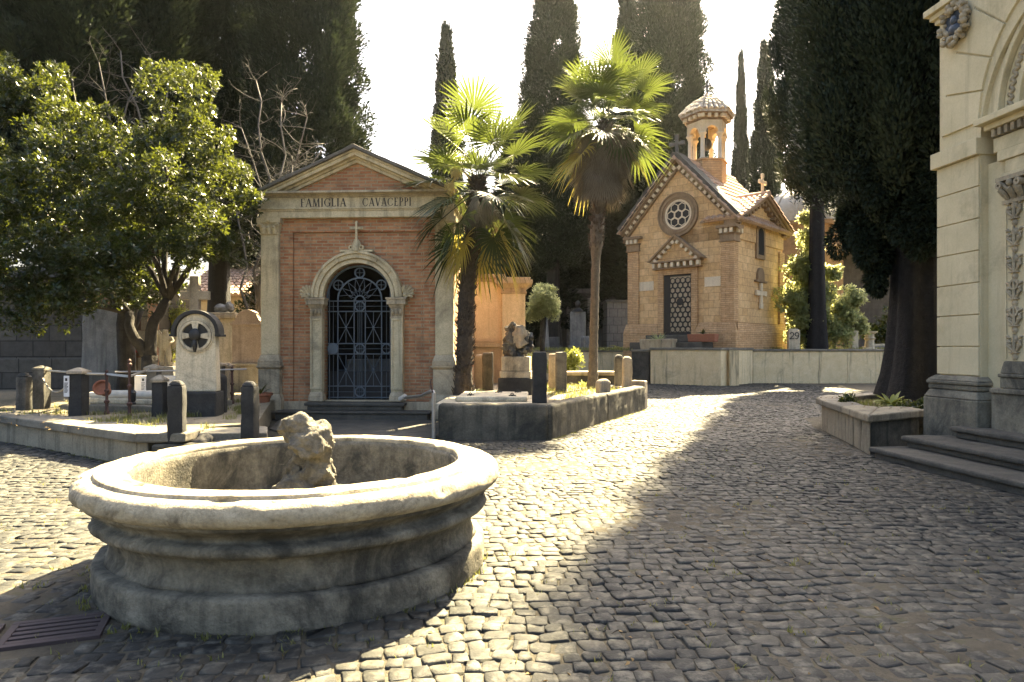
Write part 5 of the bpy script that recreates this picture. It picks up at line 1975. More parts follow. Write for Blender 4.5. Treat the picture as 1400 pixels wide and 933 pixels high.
# domed tomb and grey wall at the back right
Dm = thing('domed_tomb', 'tomb with shallow pale dome showing between chapel roof and great cypress', 'tomb', (gx(1098, 50), 50, 1.5))
MB().prism([(3.6 * math.cos(2 * PI * i / 8 + PI / 8), 3.6 * math.sin(2 * PI * i / 8 + PI / 8)) for i in range(8)], 0, 8.6, 'xy').build('drum', M['chapel_trim'], Dm, bevel=.03)
MB().prism([(3.8 * math.cos(2 * PI * i / 8 + PI / 8), 3.8 * math.sin(2 * PI * i / 8 + PI / 8)) for i in range(8)], 8.601, 8.9, 'xy').build('cornice', M['chapel_trim'], Dm, bevel=.03)
b = MB().lathe([(3.1, 8.9), (3.05, 9.4), (2.85, 10.1), (2.4, 10.8), (1.6, 11.35), (.7, 11.6), (.02, 11.65)], 32)
for i in range(12):
    a = 2 * PI * i / 12
    b.tube([(r_ * 1.01 * math.cos(a), r_ * 1.01 * math.sin(a), z_) for r_, z_ in ((3.1, 8.9), (3.05, 9.4), (2.85, 10.1), (2.4, 10.8), (1.6, 11.35), (.7, 11.6))], .07, 6)
b.build('dome', M['lead'], Dm, smooth='angle')
Gw = thing('grey_rendered_tomb', 'broad grey rendered tomb wall in shade behind the bright shrub and great cypress', 'tomb', (gx(1220, 44), 44, 1.5))
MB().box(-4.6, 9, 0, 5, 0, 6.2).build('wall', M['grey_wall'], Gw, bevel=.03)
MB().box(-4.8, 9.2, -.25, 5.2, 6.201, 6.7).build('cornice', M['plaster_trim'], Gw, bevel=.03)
MB().box(-4.62, -3.2, -.12, -.001, 0, 6.19).build('corner_pilaster', M['plaster_trim'], Gw, bevel=.02)

# ------------------------------------------------------------------ behind the left platform
Lw = thing('dark_block_tomb', 'big dark stone block tomb in deep shade under the left tree', 'tomb', (-14.6, 19.5, 0), R(4))
MB().box(-6, 3.0, 0, 6, .3, 3.6).build('wall', M['dark_wall'], Lw, bevel=.02)
MB().box(-6.1, 3.15, -.15, .0, .3, 1.3).build('plinth', M['dark_wall'], Lw, bevel=.03)
MB().box(-6.1, 3.15, -.2, 6.1, 3.601, 3.9).build('cornice', M['grey_wall'], Lw, bevel=.02)
MB().box(2.62, 3.02, -.07, -.001, 1.3, 3.59).build('brick_edge', M['brick_old'], Lw, bevel=.01)
Gm = thing('draped_monument', 'tall plain grey monument slab standing at the dark block tomb corner', 'monument', (gx(148, 18.4), 18.4, PZ - .03))
MB().box(-.72, .72, -.35, .4, -.05, .5).build('base_block', M['post'], Gm, bevel=.03)
MB().box(-.60, .60, -.22, .25, .501, 2.25, top=(.03, .02)).build('slab', M['marble_grey'], Gm, bevel=.03, subdiv=.25, rough=.014)
Bp = thing('brick_gate_pier', 'old brick pier with pale quoins and a red sign behind the forked tree', 'pier', (gx(190, 21), 21, PZ - .03))
MB().box(-.42, .42, -.3, .4, -.05, 2.6).build('shaft', M['brick_old'], Bp, bevel=.015)
b = MB()
for i in range(6):
    w = .30 if i % 2 else .2
    b.box(.43 - w, .435, -.312, -.301, .1 + i * .41, .1 + i * .41 + .39)
b.build('quoins', M['trim'], Bp, bevel=.004)
MB().box(-.55, .55, -.4, .5, 2.601, 2.75).build('pier_cap', M['trim_dark'], Bp, bevel=.02)
sg = MB().box(-.28, .22, -.345, -.32, 1.05, 1.35).build('sign_board', M['red'], Bp, bevel=.004)
b = MB()
b.box(-.20, .0, -.348, -.3455, 1.24, 1.27).box(-.20, .14, -.348, -.3455, 1.16, 1.19).box(-.20, .06, -.348, -.3455, 1.10, 1.125)
b.build('sign_lines', M['white'], sg)
Oc = thing('ochre_chapel', 'warm ochre building with low tiled roof glimpsed behind the pink stele', 'building', (gx(318, 33), 33, PZ - .1))
MB().box(-2.2, 2.0, 0, 4, 0, 3.5).build('wall', M['plaster'], Oc, bevel=.02)
MB().box(-2.35, 2.15, -.15, 4.1, 3.501, 3.75).build('cornice', M['plaster_trim'], Oc, bevel=.02)
tile_roof((-2.4, -.3, 3.8), (1, 0, 0), (0, 1, .45), 4.7, 4.6, seed=11).build('roof', M['tile'], Oc, smooth='angle')
b = MB()
for x in (-1.2, .4):
    b.box(x, x + .6, -.02, .0, 1.2, 2.6)
b.build('window', M['dark'], Oc)


def angel(label, X, Y, z, s, rz):
    """small stone child angel: one skinned body, wings as children"""
    J = [(0, 0, .52), (0, .0, .70), (0, 0, .86), (0, 0, .92), (0, -.01, 1.04),
         (.08, 0, .50), (.10, -.05, .30), (.10, 0, .04), (-.08, 0, .50), (-.09, -.02, .28), (-.09, .02, .04),
         (.13, 0, .84), (.22, -.06, .70), (.16, -.17, .64), (-.13, 0, .84), (-.22, -.04, .96), (-.26, -.10, 1.12)]
    E = [(0, 1), (1, 2), (2, 3), (3, 4), (0, 5), (5, 6), (6, 7), (0, 8), (8, 9), (9, 10), (2, 11), (11, 12), (12, 13), (2, 14), (14, 15), (15, 16)]
    rad = [.13, .12, .10, .05, .115, .085, .07, .045, .085, .07, .045, .055, .042, .03, .055, .042, .03]
    me = bpy.data.meshes.new('stone_angel')
    me.from_pydata([Vector(j) * s for j in J], E, [])
    o = bpy.data.objects.new('stone_angel', me)
    COL.objects.link(o)
    md = o.modifiers.new('s', 'SKIN')
    for v, r_ in zip(me.skin_vertices[0].data, rad):
        v.radius = (r_ * s, r_ * s)
    me.skin_vertices[0].data[0].use_root = True
    o.modifiers.new('u', 'SUBSURF').levels = 2
    o.modifiers['u'].render_levels = 2
    me.materials.append(M['marble'])
    o.location = (X, Y, z)
    o.rotation_euler = (0, 0, rz)
    tag(o, label, 'statue')
    b_ = MB()
    for q in (-1, 1):
        b_.prism([(q * .04 * s, .8 * s), (q * .18 * s, 1.02 * s), (q * .32 * s, .95 * s), (q * .30 * s, .65 * s), (q * .16 * s, .50 * s)], .08 * s, .12 * s)
    b_.build('wings', M['marble'], o, bevel=.01)
    b_ = MB().box(-.25 * s, .25 * s, -.2 * s, .2 * s, -.9, .03 * s)
    b_.build('pedestal', M['marble_grey'], o, bevel=.02)
    return o


angel('small pale stone angel on a pedestal seen between the forked tree and the gravestone', gx(226, 17.5), 17.5, 1.1, .95, R(10))
# ------------------------------------------------------------------ foliage generators
def leaf_quads(P, D, N, L, W, fold=.25, bend=.15):
    """kite shaped folded leaves: P base, D long axis, N upper side"""
    D = D / np.linalg.norm(D, axis=1, keepdims=True)
    S = np.cross(D, N)
    S /= np.linalg.norm(S, axis=1, keepdims=True) + 1e-9
    U = np.cross(S, D)
    L, W = L[:, None], W[:, None]
    n = len(P)
    V = np.zeros((n, 4, 3))
    V[:, 0] = P
    V[:, 1] = P + D * L * .5 + S * W + U * W * fold
    V[:, 2] = P + D * L - U * L * bend
    V[:, 3] = P + D * L * .5 - S * W + U * W * fold
    F = np.arange(n * 4).reshape(n, 4)
    return V.reshape(-1, 3), F


def unit(rng, n):
    v = rng.normal(size=(n, 3))
    return v / np.linalg.norm(v, axis=1, keepdims=True)


def cypress_parts(seed, H, rad, z0, K, per, L, W, prof, trunk_r, lean=0.0, gap=0.0):
    """returns crown arrays and a trunk builder; prof(t) -> 0..1 width"""
    rng = np.random.default_rng(seed)
    t_ = rng.beta(1.0, 1.15, K)
    az = rng.uniform(0, 2 * PI, K)
    pr = np.array([prof(q) for q in t_])
    rr = rad * pr * np.sqrt(rng.uniform(.30, 1.0, K)) * rng.uniform(.82, 1.10, K)
    C = np.stack([rr * np.cos(az), rr * np.sin(az), z0 + t_ * (H - z0)], 1)
    a = rad * rng.uniform(.10, .24, K) * (.45 + .55 * pr)
    n = K * per
    ci = np.repeat(np.arange(K), per)
    u = unit(rng, n)
    sc = np.stack([a[ci], a[ci], a[ci] * 2.3], 1)
    rad_f = rng.uniform(.55, 1.05, n)[:, None]
    P = C[ci] + u * sc * rad_f
    outw = C[ci] * np.array([1, 1, 0])
    outw /= np.linalg.norm(outw, axis=1, keepdims=True) + 1e-6
    D = u * np.array([.7, .7, .35]) + outw * .35 + np.array([0, 0, .85]) + rng.normal(0, .28, (n, 3))
    N = u + outw * .6 + rng.normal(0, .35, (n, 3))
    Ls = L * rng.uniform(.6, 1.35, n)
    V, F = leaf_quads(P, D, N, Ls, W * rng.uniform(.6, 1.3, n), .3, -.05)
    tint = np.clip(rng.normal(.5, .22, n) + rng.normal(0, .16, K)[ci], 0, 1)
    return V, F, tint


def lobed_trunk(b, H, r0, r1, seed, flare=1.5, sides=20, steps=14, lean=(0, 0)):
    rg = random.Random(seed)
    ph = [rg.uniform(0, 6.3) for _ in range(4)]
    prof = []
    v, f_ = [], []
    for j in range(steps + 1):
        q = j / steps
        z = -.4 + q * (H + .4)
        r_ = r1 + (r0 - r1) * (1 - q) + r0 * (flare - 1) * math.exp(-max(z, 0) / (r0 * 1.5 + .15))
        for i in range(sides):
            a = 2 * PI * i / sides
            m_ = 1 + .10 * math.sin(5 * a + ph[0] + q * 1.5) + .06 * math.sin(9 * a + ph[1] - q * 2) + .05 * math.sin(3 * a + ph[2])
            v.append((r_ * m_ * math.cos(a) + lean[0] * q * q, r_ * m_ * math.sin(a) + lean[1] * q * q, z))
    for j in range(steps):
        for i in range(sides):
            k_ = (i + 1) % sides
            f_.append((j * sides + i, j * sides + k_, (j + 1) * sides + k_, (j + 1) * sides + i))
    return b.add(v, f_)


def wide(t_):                       # broad old cypress
    return min(1.0, (t_ / .10) ** .6 * .9 + .1) * (1 - .55 * t_ ** 1.8) if t_ < .97 else .25


def thin(t_):                       # pencil cypress
    return min(1.0, (t_ / .12) ** .6 * .85 + .15) * max(.05, (1 - t_ ** 1.7)) ** .75


def wide2(t_):                      # quickly spreading above the bare trunk
    return min(1.0, (t_ / .07) ** .55 * .85 + .15) * (1 - .5 * t_ ** 1.8)


CY_CACHE = {}


def cypress(key, label, X, Y, z, H, rad, group='dark cypresses', var=None, crown0=2.0, trunk=.35, shape=thin, K=260, per=170, L=.26, W=.042, seed=1, sx=1.0):
    o = thing('cypress_tree', label, 'tree', (X, Y, z), 0, group)
    if key not in CY_CACHE:
        V, F, tn = cypress_parts(seed, 20.0, 2.0, crown0, K, per, L, W, shape, trunk)
        c_ = np_mesh('crown', V, F, M['cypress'], o, tn)
        tb = lobed_trunk(MB(), 12.0, trunk, trunk * .5, seed).build('trunk', M['bark_dark'], o, smooth=True)
        CY_CACHE[key] = (c_.data, tb.data)
    else:
        for nm, me in zip(('crown', 'trunk'), CY_CACHE[key]):
            q = bpy.data.objects.new(nm, me)
            COL.objects.link(q)
            q.parent = o
    o.scale = (rad / 2.0, rad / 2.0, H / 20.0)
    o.rotation_euler.z = (X * 7.3 + Y) % 6.28
    return o


# the great cypress in the raised bed: its own crown
gc = thing('cypress_tree', 'great old cypress with thick flared trunk in the raised bed by the travertine tomb', 'tree', (8.5, 14.3, .35), 0, 'dark cypresses')
V, F, tn = cypress_parts(21, 21.0, 2.75, 4.5, 1150, 380, .13, .021, wide2, .5)
V = V + np.array([.25, 0, 0]) * np.ones((len(V), 1)) - np.outer(np.clip((V[:, 2] - 8.8) / 3.0, 0, 1), [.55, 0, 0])  # crown top, out of view, leans left to place its shadow edge
np_mesh('crown', V, F, M['cypress'], gc, tn)
# drooping lower skirts reaching towards the path
rng = np.random.default_rng(5)
sk = []
for (dx, dy, z_, a_, h_) in ((-.8, -.3, 4.1, .6, .9), (-1.2, -.2, 5.0, .6, 1.2), (-.4, -.8, 3.7, .5, .7), (-1.0, .8, 3.9, .5, .9), (-1.5, .3, 5.9, .6, 1.3), (-.75, .2, 3.0, .32, .6),
                              (-1.15, .1, 3.6, .35, .6), (.4, -.9, 4.0, .7, 1.0), (.6, .8, 3.7, .8, 1.0), (1.3, -.2, 4.1, .9, 1.2), (-.2, -1.2, 4.6, .7, 1.2)):
    for i in range(7):
        n = 700
        u = unit(rng, n)
        c_ = np.array([dx, dy, z_]) + rng.normal(0, .3, 3) * np.array([a_, a_, h_])
        P_ = c_ + u * np.array([a_ * .42, a_ * .42, h_ * .38])
        sk.append((P_, u))
P_ = np.concatenate([q[0] for q in sk])
u = np.concatenate([q[1] for q in sk])
n = len(P_)
D = u * .8 + np.array([-.1, -.1, -.35]) + rng.normal(0, .3, (n, 3))
V, F = leaf_quads(P_, D, u + rng.normal(0, .4, (n, 3)), .12 * rng.uniform(.6, 1.3, n), .019 * rng.uniform(.7, 1.3, n))
np_mesh('lower_branches', V, F, M['cypress'], gc, np.clip(rng.normal(.5, .25, n), 0, 1))
tb = lobed_trunk(MB(), 14.0, .50, .30, 3, 1.7, 36, 26)
rg = random.Random(11)
for i in range(14):
    a = rg.uniform(0, 6.28)
    z_ = rg.uniform(3.6, 9)
    tb.tube([(0, 0, z_), (.7 * math.cos(a), .7 * math.sin(a), z_ + .5), (1.6 * math.cos(a), 1.6 * math.sin(a), z_ + .8)], [.10, .06, .03], 7)
tb.build('trunk', M['bark_dark'], gc, smooth=True)

cypress('b', 'broad cypress with bare lower trunk on the terrace, rising out of the bright shrub', gx(1117, 31.9), 31.9, 1.4, 31, 2.0, shape=wide, K=620, per=330, L=.17, W=.028, seed=4, crown0=4.7, trunk=.36)
cypress('b', 'broad blue green cypress farther back right of the pencil cypresses', gx(1215, 42), 40.5, 1.4, 26, 3.6)
cypress('a', 'narrow pencil cypress right behind the chapel lantern', gx(1013, 56), 56, 1.4, 24.0, .95, K=420, per=200, L=.30, W=.05, seed=6, crown0=1.2)
cypress('a', 'pencil cypress with tapering tip, second right of the chapel lantern', gx(1046, 53), 53, 1.4, 23.5, 1.6)
cypress('a', 'pointed narrow cypress alone in the sky between mausoleum gable and shaggy palm', gx(610, 46), 46, .4, 22.6, 1.55)
cypress('b', 'tall dark cypress behind the slender palm crown', gx(757, 38), 38.5, 1.4, 20.5, 2.3)
cypress('b', 'massive cypress directly behind the chapel gable', gx(917, 44), 44.5, 1.4, 30, 2.75)
cypress('a', 'dark low cypress in the shade right behind the slender palm', gx(805, 48), 48, 1.3, 15, 3.4)
cypress('a', 'dark low cypress left of the chapel flank, behind the tiled tomb', gx(845, 46), 46, 1.3, 14, 3.2)
cypress('a', 'dark low cypress showing between ochre tomb and clipped tree', gx(735, 46), 46, 1.0, 13, 3.2)
cypress('a', 'dark low cypress far behind the shaggy palm trunk', gx(650, 50), 50, .6, 13, 3.2)
cypress('a', 'dark cypress filling the gap between slender palm and chapel', gx(858, 47), 47, 1.4, 24, 2.4)
cypress('a', 'shadowed lower cypress beside the ochre tomb pier', gx(705, 42), 42, 1.2, 14, 2.3)
cypress('b', 'leaning dark cypress whose right edge meets the sky above the mausoleum gable', gx(412, 25), 25.5, .4, 19, 2.35)
cypress('b', 'dark cypress between the bare grey tree and the mausoleum', gx(300, 28), 28, .4, 21, 2.6)
cypress('b', 'dark cypress rising behind the middle of the left evergreen tree', gx(200, 25), 25, .4, 21, 2.5)
cypress('b', 'dark cypress in the top left corner behind the left evergreen tree', gx(75, 22), 22.5, .4, 21, 2.7)
cypress('b', 'outermost dark cypress at the left picture edge behind the block tomb', gx(-45, 24), 24, .4, 20, 2.6)
cypress('a', 'low dark cypress filling behind the ochre building on the left', gx(360, 38), 38, .4, 13, 2.6)
cypress('b', 'dark cypress on the slope behind the domed tomb', gx(1150, 58), 58, 1.4, 21, 3.4)


# ------------------------------------------------------------------ broadleaf trees
def sprigs(rng, C, A, n_s, leaves, L, W, up=.5, lmat=None, face=.9):
    """clumps C with radius A filled with leafy sprigs on their outer half"""
    K = len(C)
    ci = rng.integers(0, K, n_s)
    u = unit(rng, n_s)
    u[:, 2] = np.where(rng.random(n_s) < .35, np.abs(u[:, 2]), u[:, 2])
    S = C[ci] + u * A[ci][:, None] * (rng.uniform(.35, 1.08, n_s) ** .5)[:, None]
    ax = u * face + np.array([0, 0, up]) + rng.normal(0, .25, (n_s, 3))
    ax /= np.linalg.norm(ax, axis=1, keepdims=True)
    li = np.repeat(np.arange(n_s), leaves)
    n = len(li)
    rd = unit(rng, n)
    D = ax[li] * rng.uniform(.15, 1.0, n)[:, None] + rd * .9
    D /= np.linalg.norm(D, axis=1, keepdims=True)
    N = ax[li] + rng.normal(0, .3, (n, 3))
    P_ = S[li] + ax[li] * rng.uniform(-.05, .05, n)[:, None] + D * .012
    Ls = L * rng.uniform(.65, 1.25, n)
    V, F = leaf_quads(P_, D, N, Ls, W * Ls / L * rng.uniform(.85, 1.2, n), .22, .12)
    tint = np.clip(rng.normal(.45, .2, n) + rng.normal(0, .15, n_s)[li], 0, 1)
    return V, F, tint


def limb(b, p0, p1, r0, r1, rg, bend=.12, n=7):
    p0, p1 = Vector(p0), Vector(p1)
    L_ = (p1 - p0).length
    o1 = Vector((rg.uniform(-1, 1), rg.uniform(-1, 1), rg.uniform(-.4, 1))) * bend * L_
    P_ = []
    for i in range(n + 1):
        q = i / n
        P_.append(p0.lerp(p1, q) + o1 * math.sin(PI * q) + Vector((rg.uniform(-1, 1), rg.uniform(-1, 1), 0)) * .02 * L_ * (0 < i < n))
    b.tube(P_, [r0 + (r1 - r0) * i / n for i in range(n + 1)], 8)
    return P_


Tr = thing('evergreen_tree', 'spreading glossy evergreen with forked dark trunk shading the left graves', 'tree', (gx(205, 15.2), 15.2, PZ - .05))
ox, oy = Tr.location.x, Tr.location.y
rg = random.Random(4)
rng = np.random.default_rng(12)
blobs = []      # (px, py, depth, radius)
for (px, py, Y, r_) in ((250, 160, 15.0, .95), (215, 130, 15.6, .7), (280, 200, 14.8, .7), (300, 260, 14.6, .7), (235, 230, 14.2, 1.1), (270, 300, 14.0, .95), (290, 330, 14.4, .6),
                        (170, 210, 15.0, 1.0), (160, 290, 13.8, 1.1), (205, 340, 13.6, .8), (120, 240, 14.2, 1.0), (90, 200, 14.8, .9), (60, 170, 15.4, .9), (30, 130, 15.5, .8), (20, 220, 14.2, 1.1),
                        (70, 290, 13.4, 1.1), (110, 350, 13.2, .95), (40, 360, 13.0, 1.0), (0, 300, 13.2, 1.1), (-10, 390, 13.0, .9), (70, 400, 13.0, .7), (150, 370, 13.3, .75), (110, 395, 13.4, .55),
                        (180, 385, 13.8, .5), (245, 350, 14.2, .55), (120, 170, 15.5, .8), (265, 125, 15.4, .5), (322, 285, 14.8, .4), (20, 420, 12.9, .55), (92, 425, 13.0, .38), (-60, 250, 14, 1.3),
                        (-70, 360, 13.6, 1.2), (40, 115, 15.6, .8), (-20, 110, 15.6, .9), (95, 150, 15.4, .7), (0, 160, 15.2, .9), (200, 270, 15.4, 1.3), (110, 300, 15.4, 1.3), (20, 300, 15.5, 1.3), (285, 235, 15.6, .7)):
    w_ = at(px, py, Y)
    blobs.append((w_.x - ox, w_.y - oy, w_.z - Tr.location.z, r_))
C, A = [], []
for (x, y, z, r_) in blobs:
    for i in range(max(4, int(11 * r_ * r_))):
        d_ = unit(rng, 1)[0] * r_ * rng.uniform(.35, .95)
        C.append((x + d_[0], y + d_[1], z + d_[2] * .9))
        A.append(rng.uniform(.20, .38))
C, A = np.array(C), np.array(A)
V, F, tn = sprigs(rng, C, A, 14500, 7, .10, .0185)
np_mesh('crown', V, F, M['leaf'], Tr, tn)
b = MB()
b.tube([(0, 0, -.3), (.02, 0, .2), (-.02, .0, .7), (.0, 0, 1.05)], [.24, .19, .165, .17], 12)
forks = [limb(b, (0, 0, .95), (-.42, -.1, 2.0), .13, .09, rg), limb(b, (0, 0, .95), (.35, .1, 2.3), .14, .10, rg)]
ends = [(-1.5, -1.0, 3.0), (-2.6, -.8, 3.2), (-.9, .2, 4.0), (-3.0, .4, 4.4), (-3.6, -1.6, 2.6), (.4, -.8, 3.6), (1.3, -.6, 3.5), (.9, .1, 4.8), (1.6, -.2, 4.4), (.2, .3, 5.4), (-1.6, .5, 5.0)]
for i, e in enumerate(ends):
    s_ = forks[0][-1] if e[0] < 0 and i not in (2,) else forks[1][-1]
    P_ = limb(b, s_, e, .075, .025, rg)
    for j in range(4):
        q = P_[rg.randint(2, 6)]
        limb(b, q, q + Vector((rg.uniform(-.8, .8), rg.uniform(-.7, .4), rg.uniform(-.2, .8))), .022, .007, rg)
b.build('trunk', M['bark'], Tr, smooth=True)
# second dark trunk beside it
T2 = thing('evergreen_tree', 'smaller evergreen with single straight ivy rough trunk left of the forked tree', 'tree', (gx(172, 17), 17.0, PZ - .05))
MB().tube([(0, 0, -.3), (.02, 0, .8), (-.03, 0, 1.8), (.05, .05, 3.0), (.0, .1, 4.2)], [.24, .20, .19, .15, .08], 12).build('trunk', M['bark'], T2, smooth=True)
C = np.array([(rng.uniform(-1.2, 1.0), rng.uniform(-.6, 1.4), rng.uniform(2.3, 4.8)) for i in range(60)])
V, F, tn = sprigs(rng, C, rng.uniform(.25, .45, 60), 1700, 7, .14, .026)
np_mesh('crown', V, F, M['leaf'], T2, tn)


def bare_tree(label, base, targets, seed, r0=.14, cat='tree'):
    o = thing('bare_tree', label, cat, base)
    rg_ = random.Random(seed)
    b_ = MB()
    for tg in targets:
        P_ = limb(b_, (0, 0, 0) if rg_.random() < .4 else (0, 0, 1.5), tg, r0 * .5, .016, rg_, .08, 9)
        for j in range(18):
            q = P_[rg_.randint(3, 9)]
            e = q + Vector((rg_.uniform(-1, 1), rg_.uniform(-.7, .7), rg_.uniform(-.1, .9))) * rg_.uniform(.4, 1.1)
            Q = limb(b_, q, e, .012, .005, rg_, .12, 4)
            for k_ in range(4):
                s_ = Q[rg_.randint(1, 4)]
                limb(b_, s_, s_ + Vector((rg_.uniform(-.5, .5), rg_.uniform(-.4, .4), rg_.uniform(-.15, .5))) * .8, .005, .003, rg_, .15, 3)
    b_.tube([(0, 0, -.4), (0, 0, 1.6)], [r0, r0 * .7], 10)
    b_.build('trunk', M['bark_pale'], o, smooth=True)
    return o


def rel(base, pts):
    return [tuple(at(px, py, base[1] + dy) - Vector(base)) for px, py, dy in pts]


bs = (gx(180, 20), 20.0, PZ)
bare_tree('leafless grey tree with fine twigs above the left evergreen', bs, rel(bs, [(100, 120, 0), (135, 85, .5), (165, 70, -.4), (205, 75, 0), (230, 120, .4), (75, 160, -.5), (190, 110, -.8)]), 3)
bs = (gx(345, 19.5), 19.5, PZ)
bare_tree('leafless pale twiggy tree between the evergreen crown and the mausoleum gable', bs, rel(bs, [(385, 140, 0), (420, 160, .4), (440, 205, -.4), (350, 110, 0), (330, 175, .3), (400, 225, -.6), (320, 240, .5)]), 8, .11)


def shrub(name, label, cat, X, Y, z, blobs_, n_s, leaves, L, W, mat, seed, trunk=None, up=.4, group=None):
    o = thing(name, label, cat, (X, Y, z), 0, group)
    rng_ = np.random.default_rng(seed)
    C_, A_ = [], []
    for (x, y, zz, r_) in blobs_:
        for i in range(max(4, int(16 * r_ * r_) + 5)):
            d_ = unit(rng_, 1)[0] * r_ * rng_.uniform(.3, .85)
            C_.append((x + d_[0], y + d_[1], zz + d_[2]))
            A_.append(r_ * rng_.uniform(.28, .5))
    V_, F_, t_ = sprigs(rng_, np.array(C_), np.array(A_), n_s, leaves, L, W, up)
    np_mesh('crown', V_, F_, mat, o, t_)
    if trunk:
        trunk.build('trunk', M['bark'], o, smooth=True)
    return o


# clipped round tree behind the boulder monument
b = MB().tube([(0, 0, -.4), (.02, 0, .6), (-.02, 0, 1.4), (0, 0, 2.4)], [.12, .10, .09, .07], 10)
shrub('clipped_tree', 'round clipped dense little tree right of the ochre tomb pier', 'tree', gx(742, 24), 24.0, .45, [(0, 0, 2.75, .62), (-.15, 0, 2.5, .5), (.2, 0, 2.55, .5), (0, 0, 3.05, .42), (.22, -.1, 2.9, .4)],
      1500, 8, .10, .017, M['leaf_pale'], 3, b, .3)
# bright shrub on the terrace
shrub('tall_shrub', 'tall bright leafy shrub climbing beside the cypress trunk on the terrace', 'shrub', gx(1115, 32.6), 32.6, 1.45,
      [(-.85, 0, 1.0, .9), (-.9, 0, 2.4, .9), (-.6, 0, 3.8, .8), (.1, -.1, 1.5, .9), (.9, 0, .9, .9), (1.4, 0, 1.9, .75), (1.9, 0, 2.6, .55), (1.7, 0, 1.1, .6), (-.2, .2, 5.2, .6), (-.1, .3, 3.0, .9), (.4, .2, 2.4, .7),
       (-.3, .2, 6.3, .4), (2.2, 0, 1.3, .4), (.7, 0, 3.6, .5)], 4200, 6, .22, .045, M['leaf_pale'], 6)
shrub('low_bush', 'sunlit yellow green bush behind the holed dark post', 'shrub', gx(772, 21.5), 21.5, .5, [(0, 0, .55, .45), (.3, 0, .7, .4), (-.35, 0, .5, .35), (-.8, 0, .6, .35)], 650, 6, .10, .02, M['leaf_yellow'], 8)
shrub('low_bush', 'green bush between the ochre building and the mausoleum pilaster', 'shrub', gx(345, 24), 24, .4, [(0, 0, 2.6, .7), (.3, 0, 3.2, .6), (-.2, 0, 1.6, .6), (.3, 0, 2.0, .6)], 1300, 6, .13, .03, M['leaf'], 9)
shrub('low_bush', 'yellow green bush lit by sun behind the little stone angel', 'shrub', gx(232, 24), 24, .4, [(0, 0, 2.3, .6), (.2, 0, 1.6, .6), (-.3, 0, 1.2, .5)], 900, 6, .13, .03, M['leaf_yellow'], 10)
shrub('low_bush', 'dark hedge like bush under the great cypress behind the pedestal', 'shrub', 7.0, 11.6, .42, [(0, 0, .15, .22), (.3, .1, .18, .22), (-.35, .1, .08, .16), (-.1, -.1, .05, .18)], 320, 6, .08, .02, M['leaf'], 11)
shrub('low_bush', 'dark foliage mass at the foot of the terrace cypresses behind the stone urn', 'shrub', gx(1230, 37), 37, 1.45, [(0, 0, 1.2, 1.2), (1.5, 0, 1.5, 1.2), (-1.2, 0, .8, .8), (3, 0, 1.5, 1.3)], 1500, 6, .22, .05, M['leaf'], 12)
shrub('low_bush', 'sprawling green creeper tuft on the left end of the raised bed coping', 'shrub', 6.2, 12.75, .60, [(0, 0, .03, .10), (.12, .05, .02, .08), (-.1, -.12, -.02, .08)], 130, 6, .05, .014, M['leaf'], 13)


def rosette(name, label, X, Y, z, n, L, W, mat, seed, up=.6, cat='plant', pot=None, group=None):
    """sword or strap leaves arching from one point"""
    o = thing(name, label, cat, (X, Y, z), 0, group)
    rng_ = random.Random(seed)
    b_ = MB()
    for i in range(n):
        a = 2.4 * i + rng_.uniform(-.3, .3)
        el = up * rng_.uniform(.5, 1.3)
        l_ = L * rng_.uniform(.7, 1.15)
        dx, dy = math.cos(a), math.sin(a)
        sx_, sy_ = -dy, dx
        pts_ = []
        for k_ in range(5):
            q = k_ / 4
            r_ = l_ * q * math.cos(el) * (1 - .1 * q)
            h_ = l_ * (q * math.sin(el) - .45 * q * q * math.cos(el))
            w_k = W * (math.sin(PI * min(.97, .18 + .8 * q)) if q < 1 else .05)
            pts_.append(((dx * r_ + sx_ * w_k, dy * r_ + sy_ * w_k, h_ + .3 * w_k), (dx * r_, dy * r_, h_), (dx * r_ - sx_ * w_k, dy * r_ - sy_ * w_k, h_ + .3 * w_k)))
        v_ = [p for row in pts_ for p in row]
        f__ = []
        for k_ in range(4):
            for c_ in (0, 1):
                f__.append((3 * k_ + c_, 3 * k_ + c_ + 1, 3 * k_ + c_ + 4, 3 * k_ + c_ + 3))
        b_.add(v_, f__, None, rng_.random())
    b_.build('leaves', mat, o, smooth=True, recalc=False)
    if pot:
        pot.build('pot', M['terra'] if pot is not True else M['terra'], o, smooth='angle')
    return o


rosette('rosette_plant', 'bright yellow green strap leaved plant at the great cypress foot', gx(1214, 12.3), 12.2, .56, 26, .46, .040, M['leaf_yellow'], 2, .75)
rosette('rosette_plant', 'pale broad leaved plant spreading just right of the bright strap leaved one', gx(1224, 12.2), 12.35, .54, 18, .36, .055, M['leaf_pale'], 3, .5)
pot = MB().lathe([(.0, -.02), (.17, -.02), (.25, .24), (.28, .25), (.28, .30), (.24, .30), (.22, .2), (0, .2)], 18, (0, 0, -.22), cap=False)
rosette('potted_agave', 'spiky dark plant in a low pot beside the left mausoleum pedestal', -5.45, 14.75, .55, 12, .55, .022, M['leaf'], 4, .9, pot=pot)
rosette('rosette_plant', 'grey green tuft of stiff leaves in the trough left of the chapel door', 5.85 + .75, 30.9, 1.85, 46, .75, .03, M['leaf_pale'], 6, .8)
rosette('rosette_plant', 'broad leaved yellow plant on the terrace corner left of the chapel', gx(850, 35), 35.2, 1.5, 22, 1.0, .09, M['leaf_yellow'], 7, .5)
rosette('rosette_plant', 'small green tufted plant filling the terracotta trough by the chapel door', cen.x + 1.75 * cs - .95 * sn, cen.y - 1.75 * sn - .95 * cs, 2.2, 40, .35, .015, M['leaf'], 8, .9)
b = MB().box(-.62, .62, -.18, .18, 0, .34, top=(-.04, -.03))
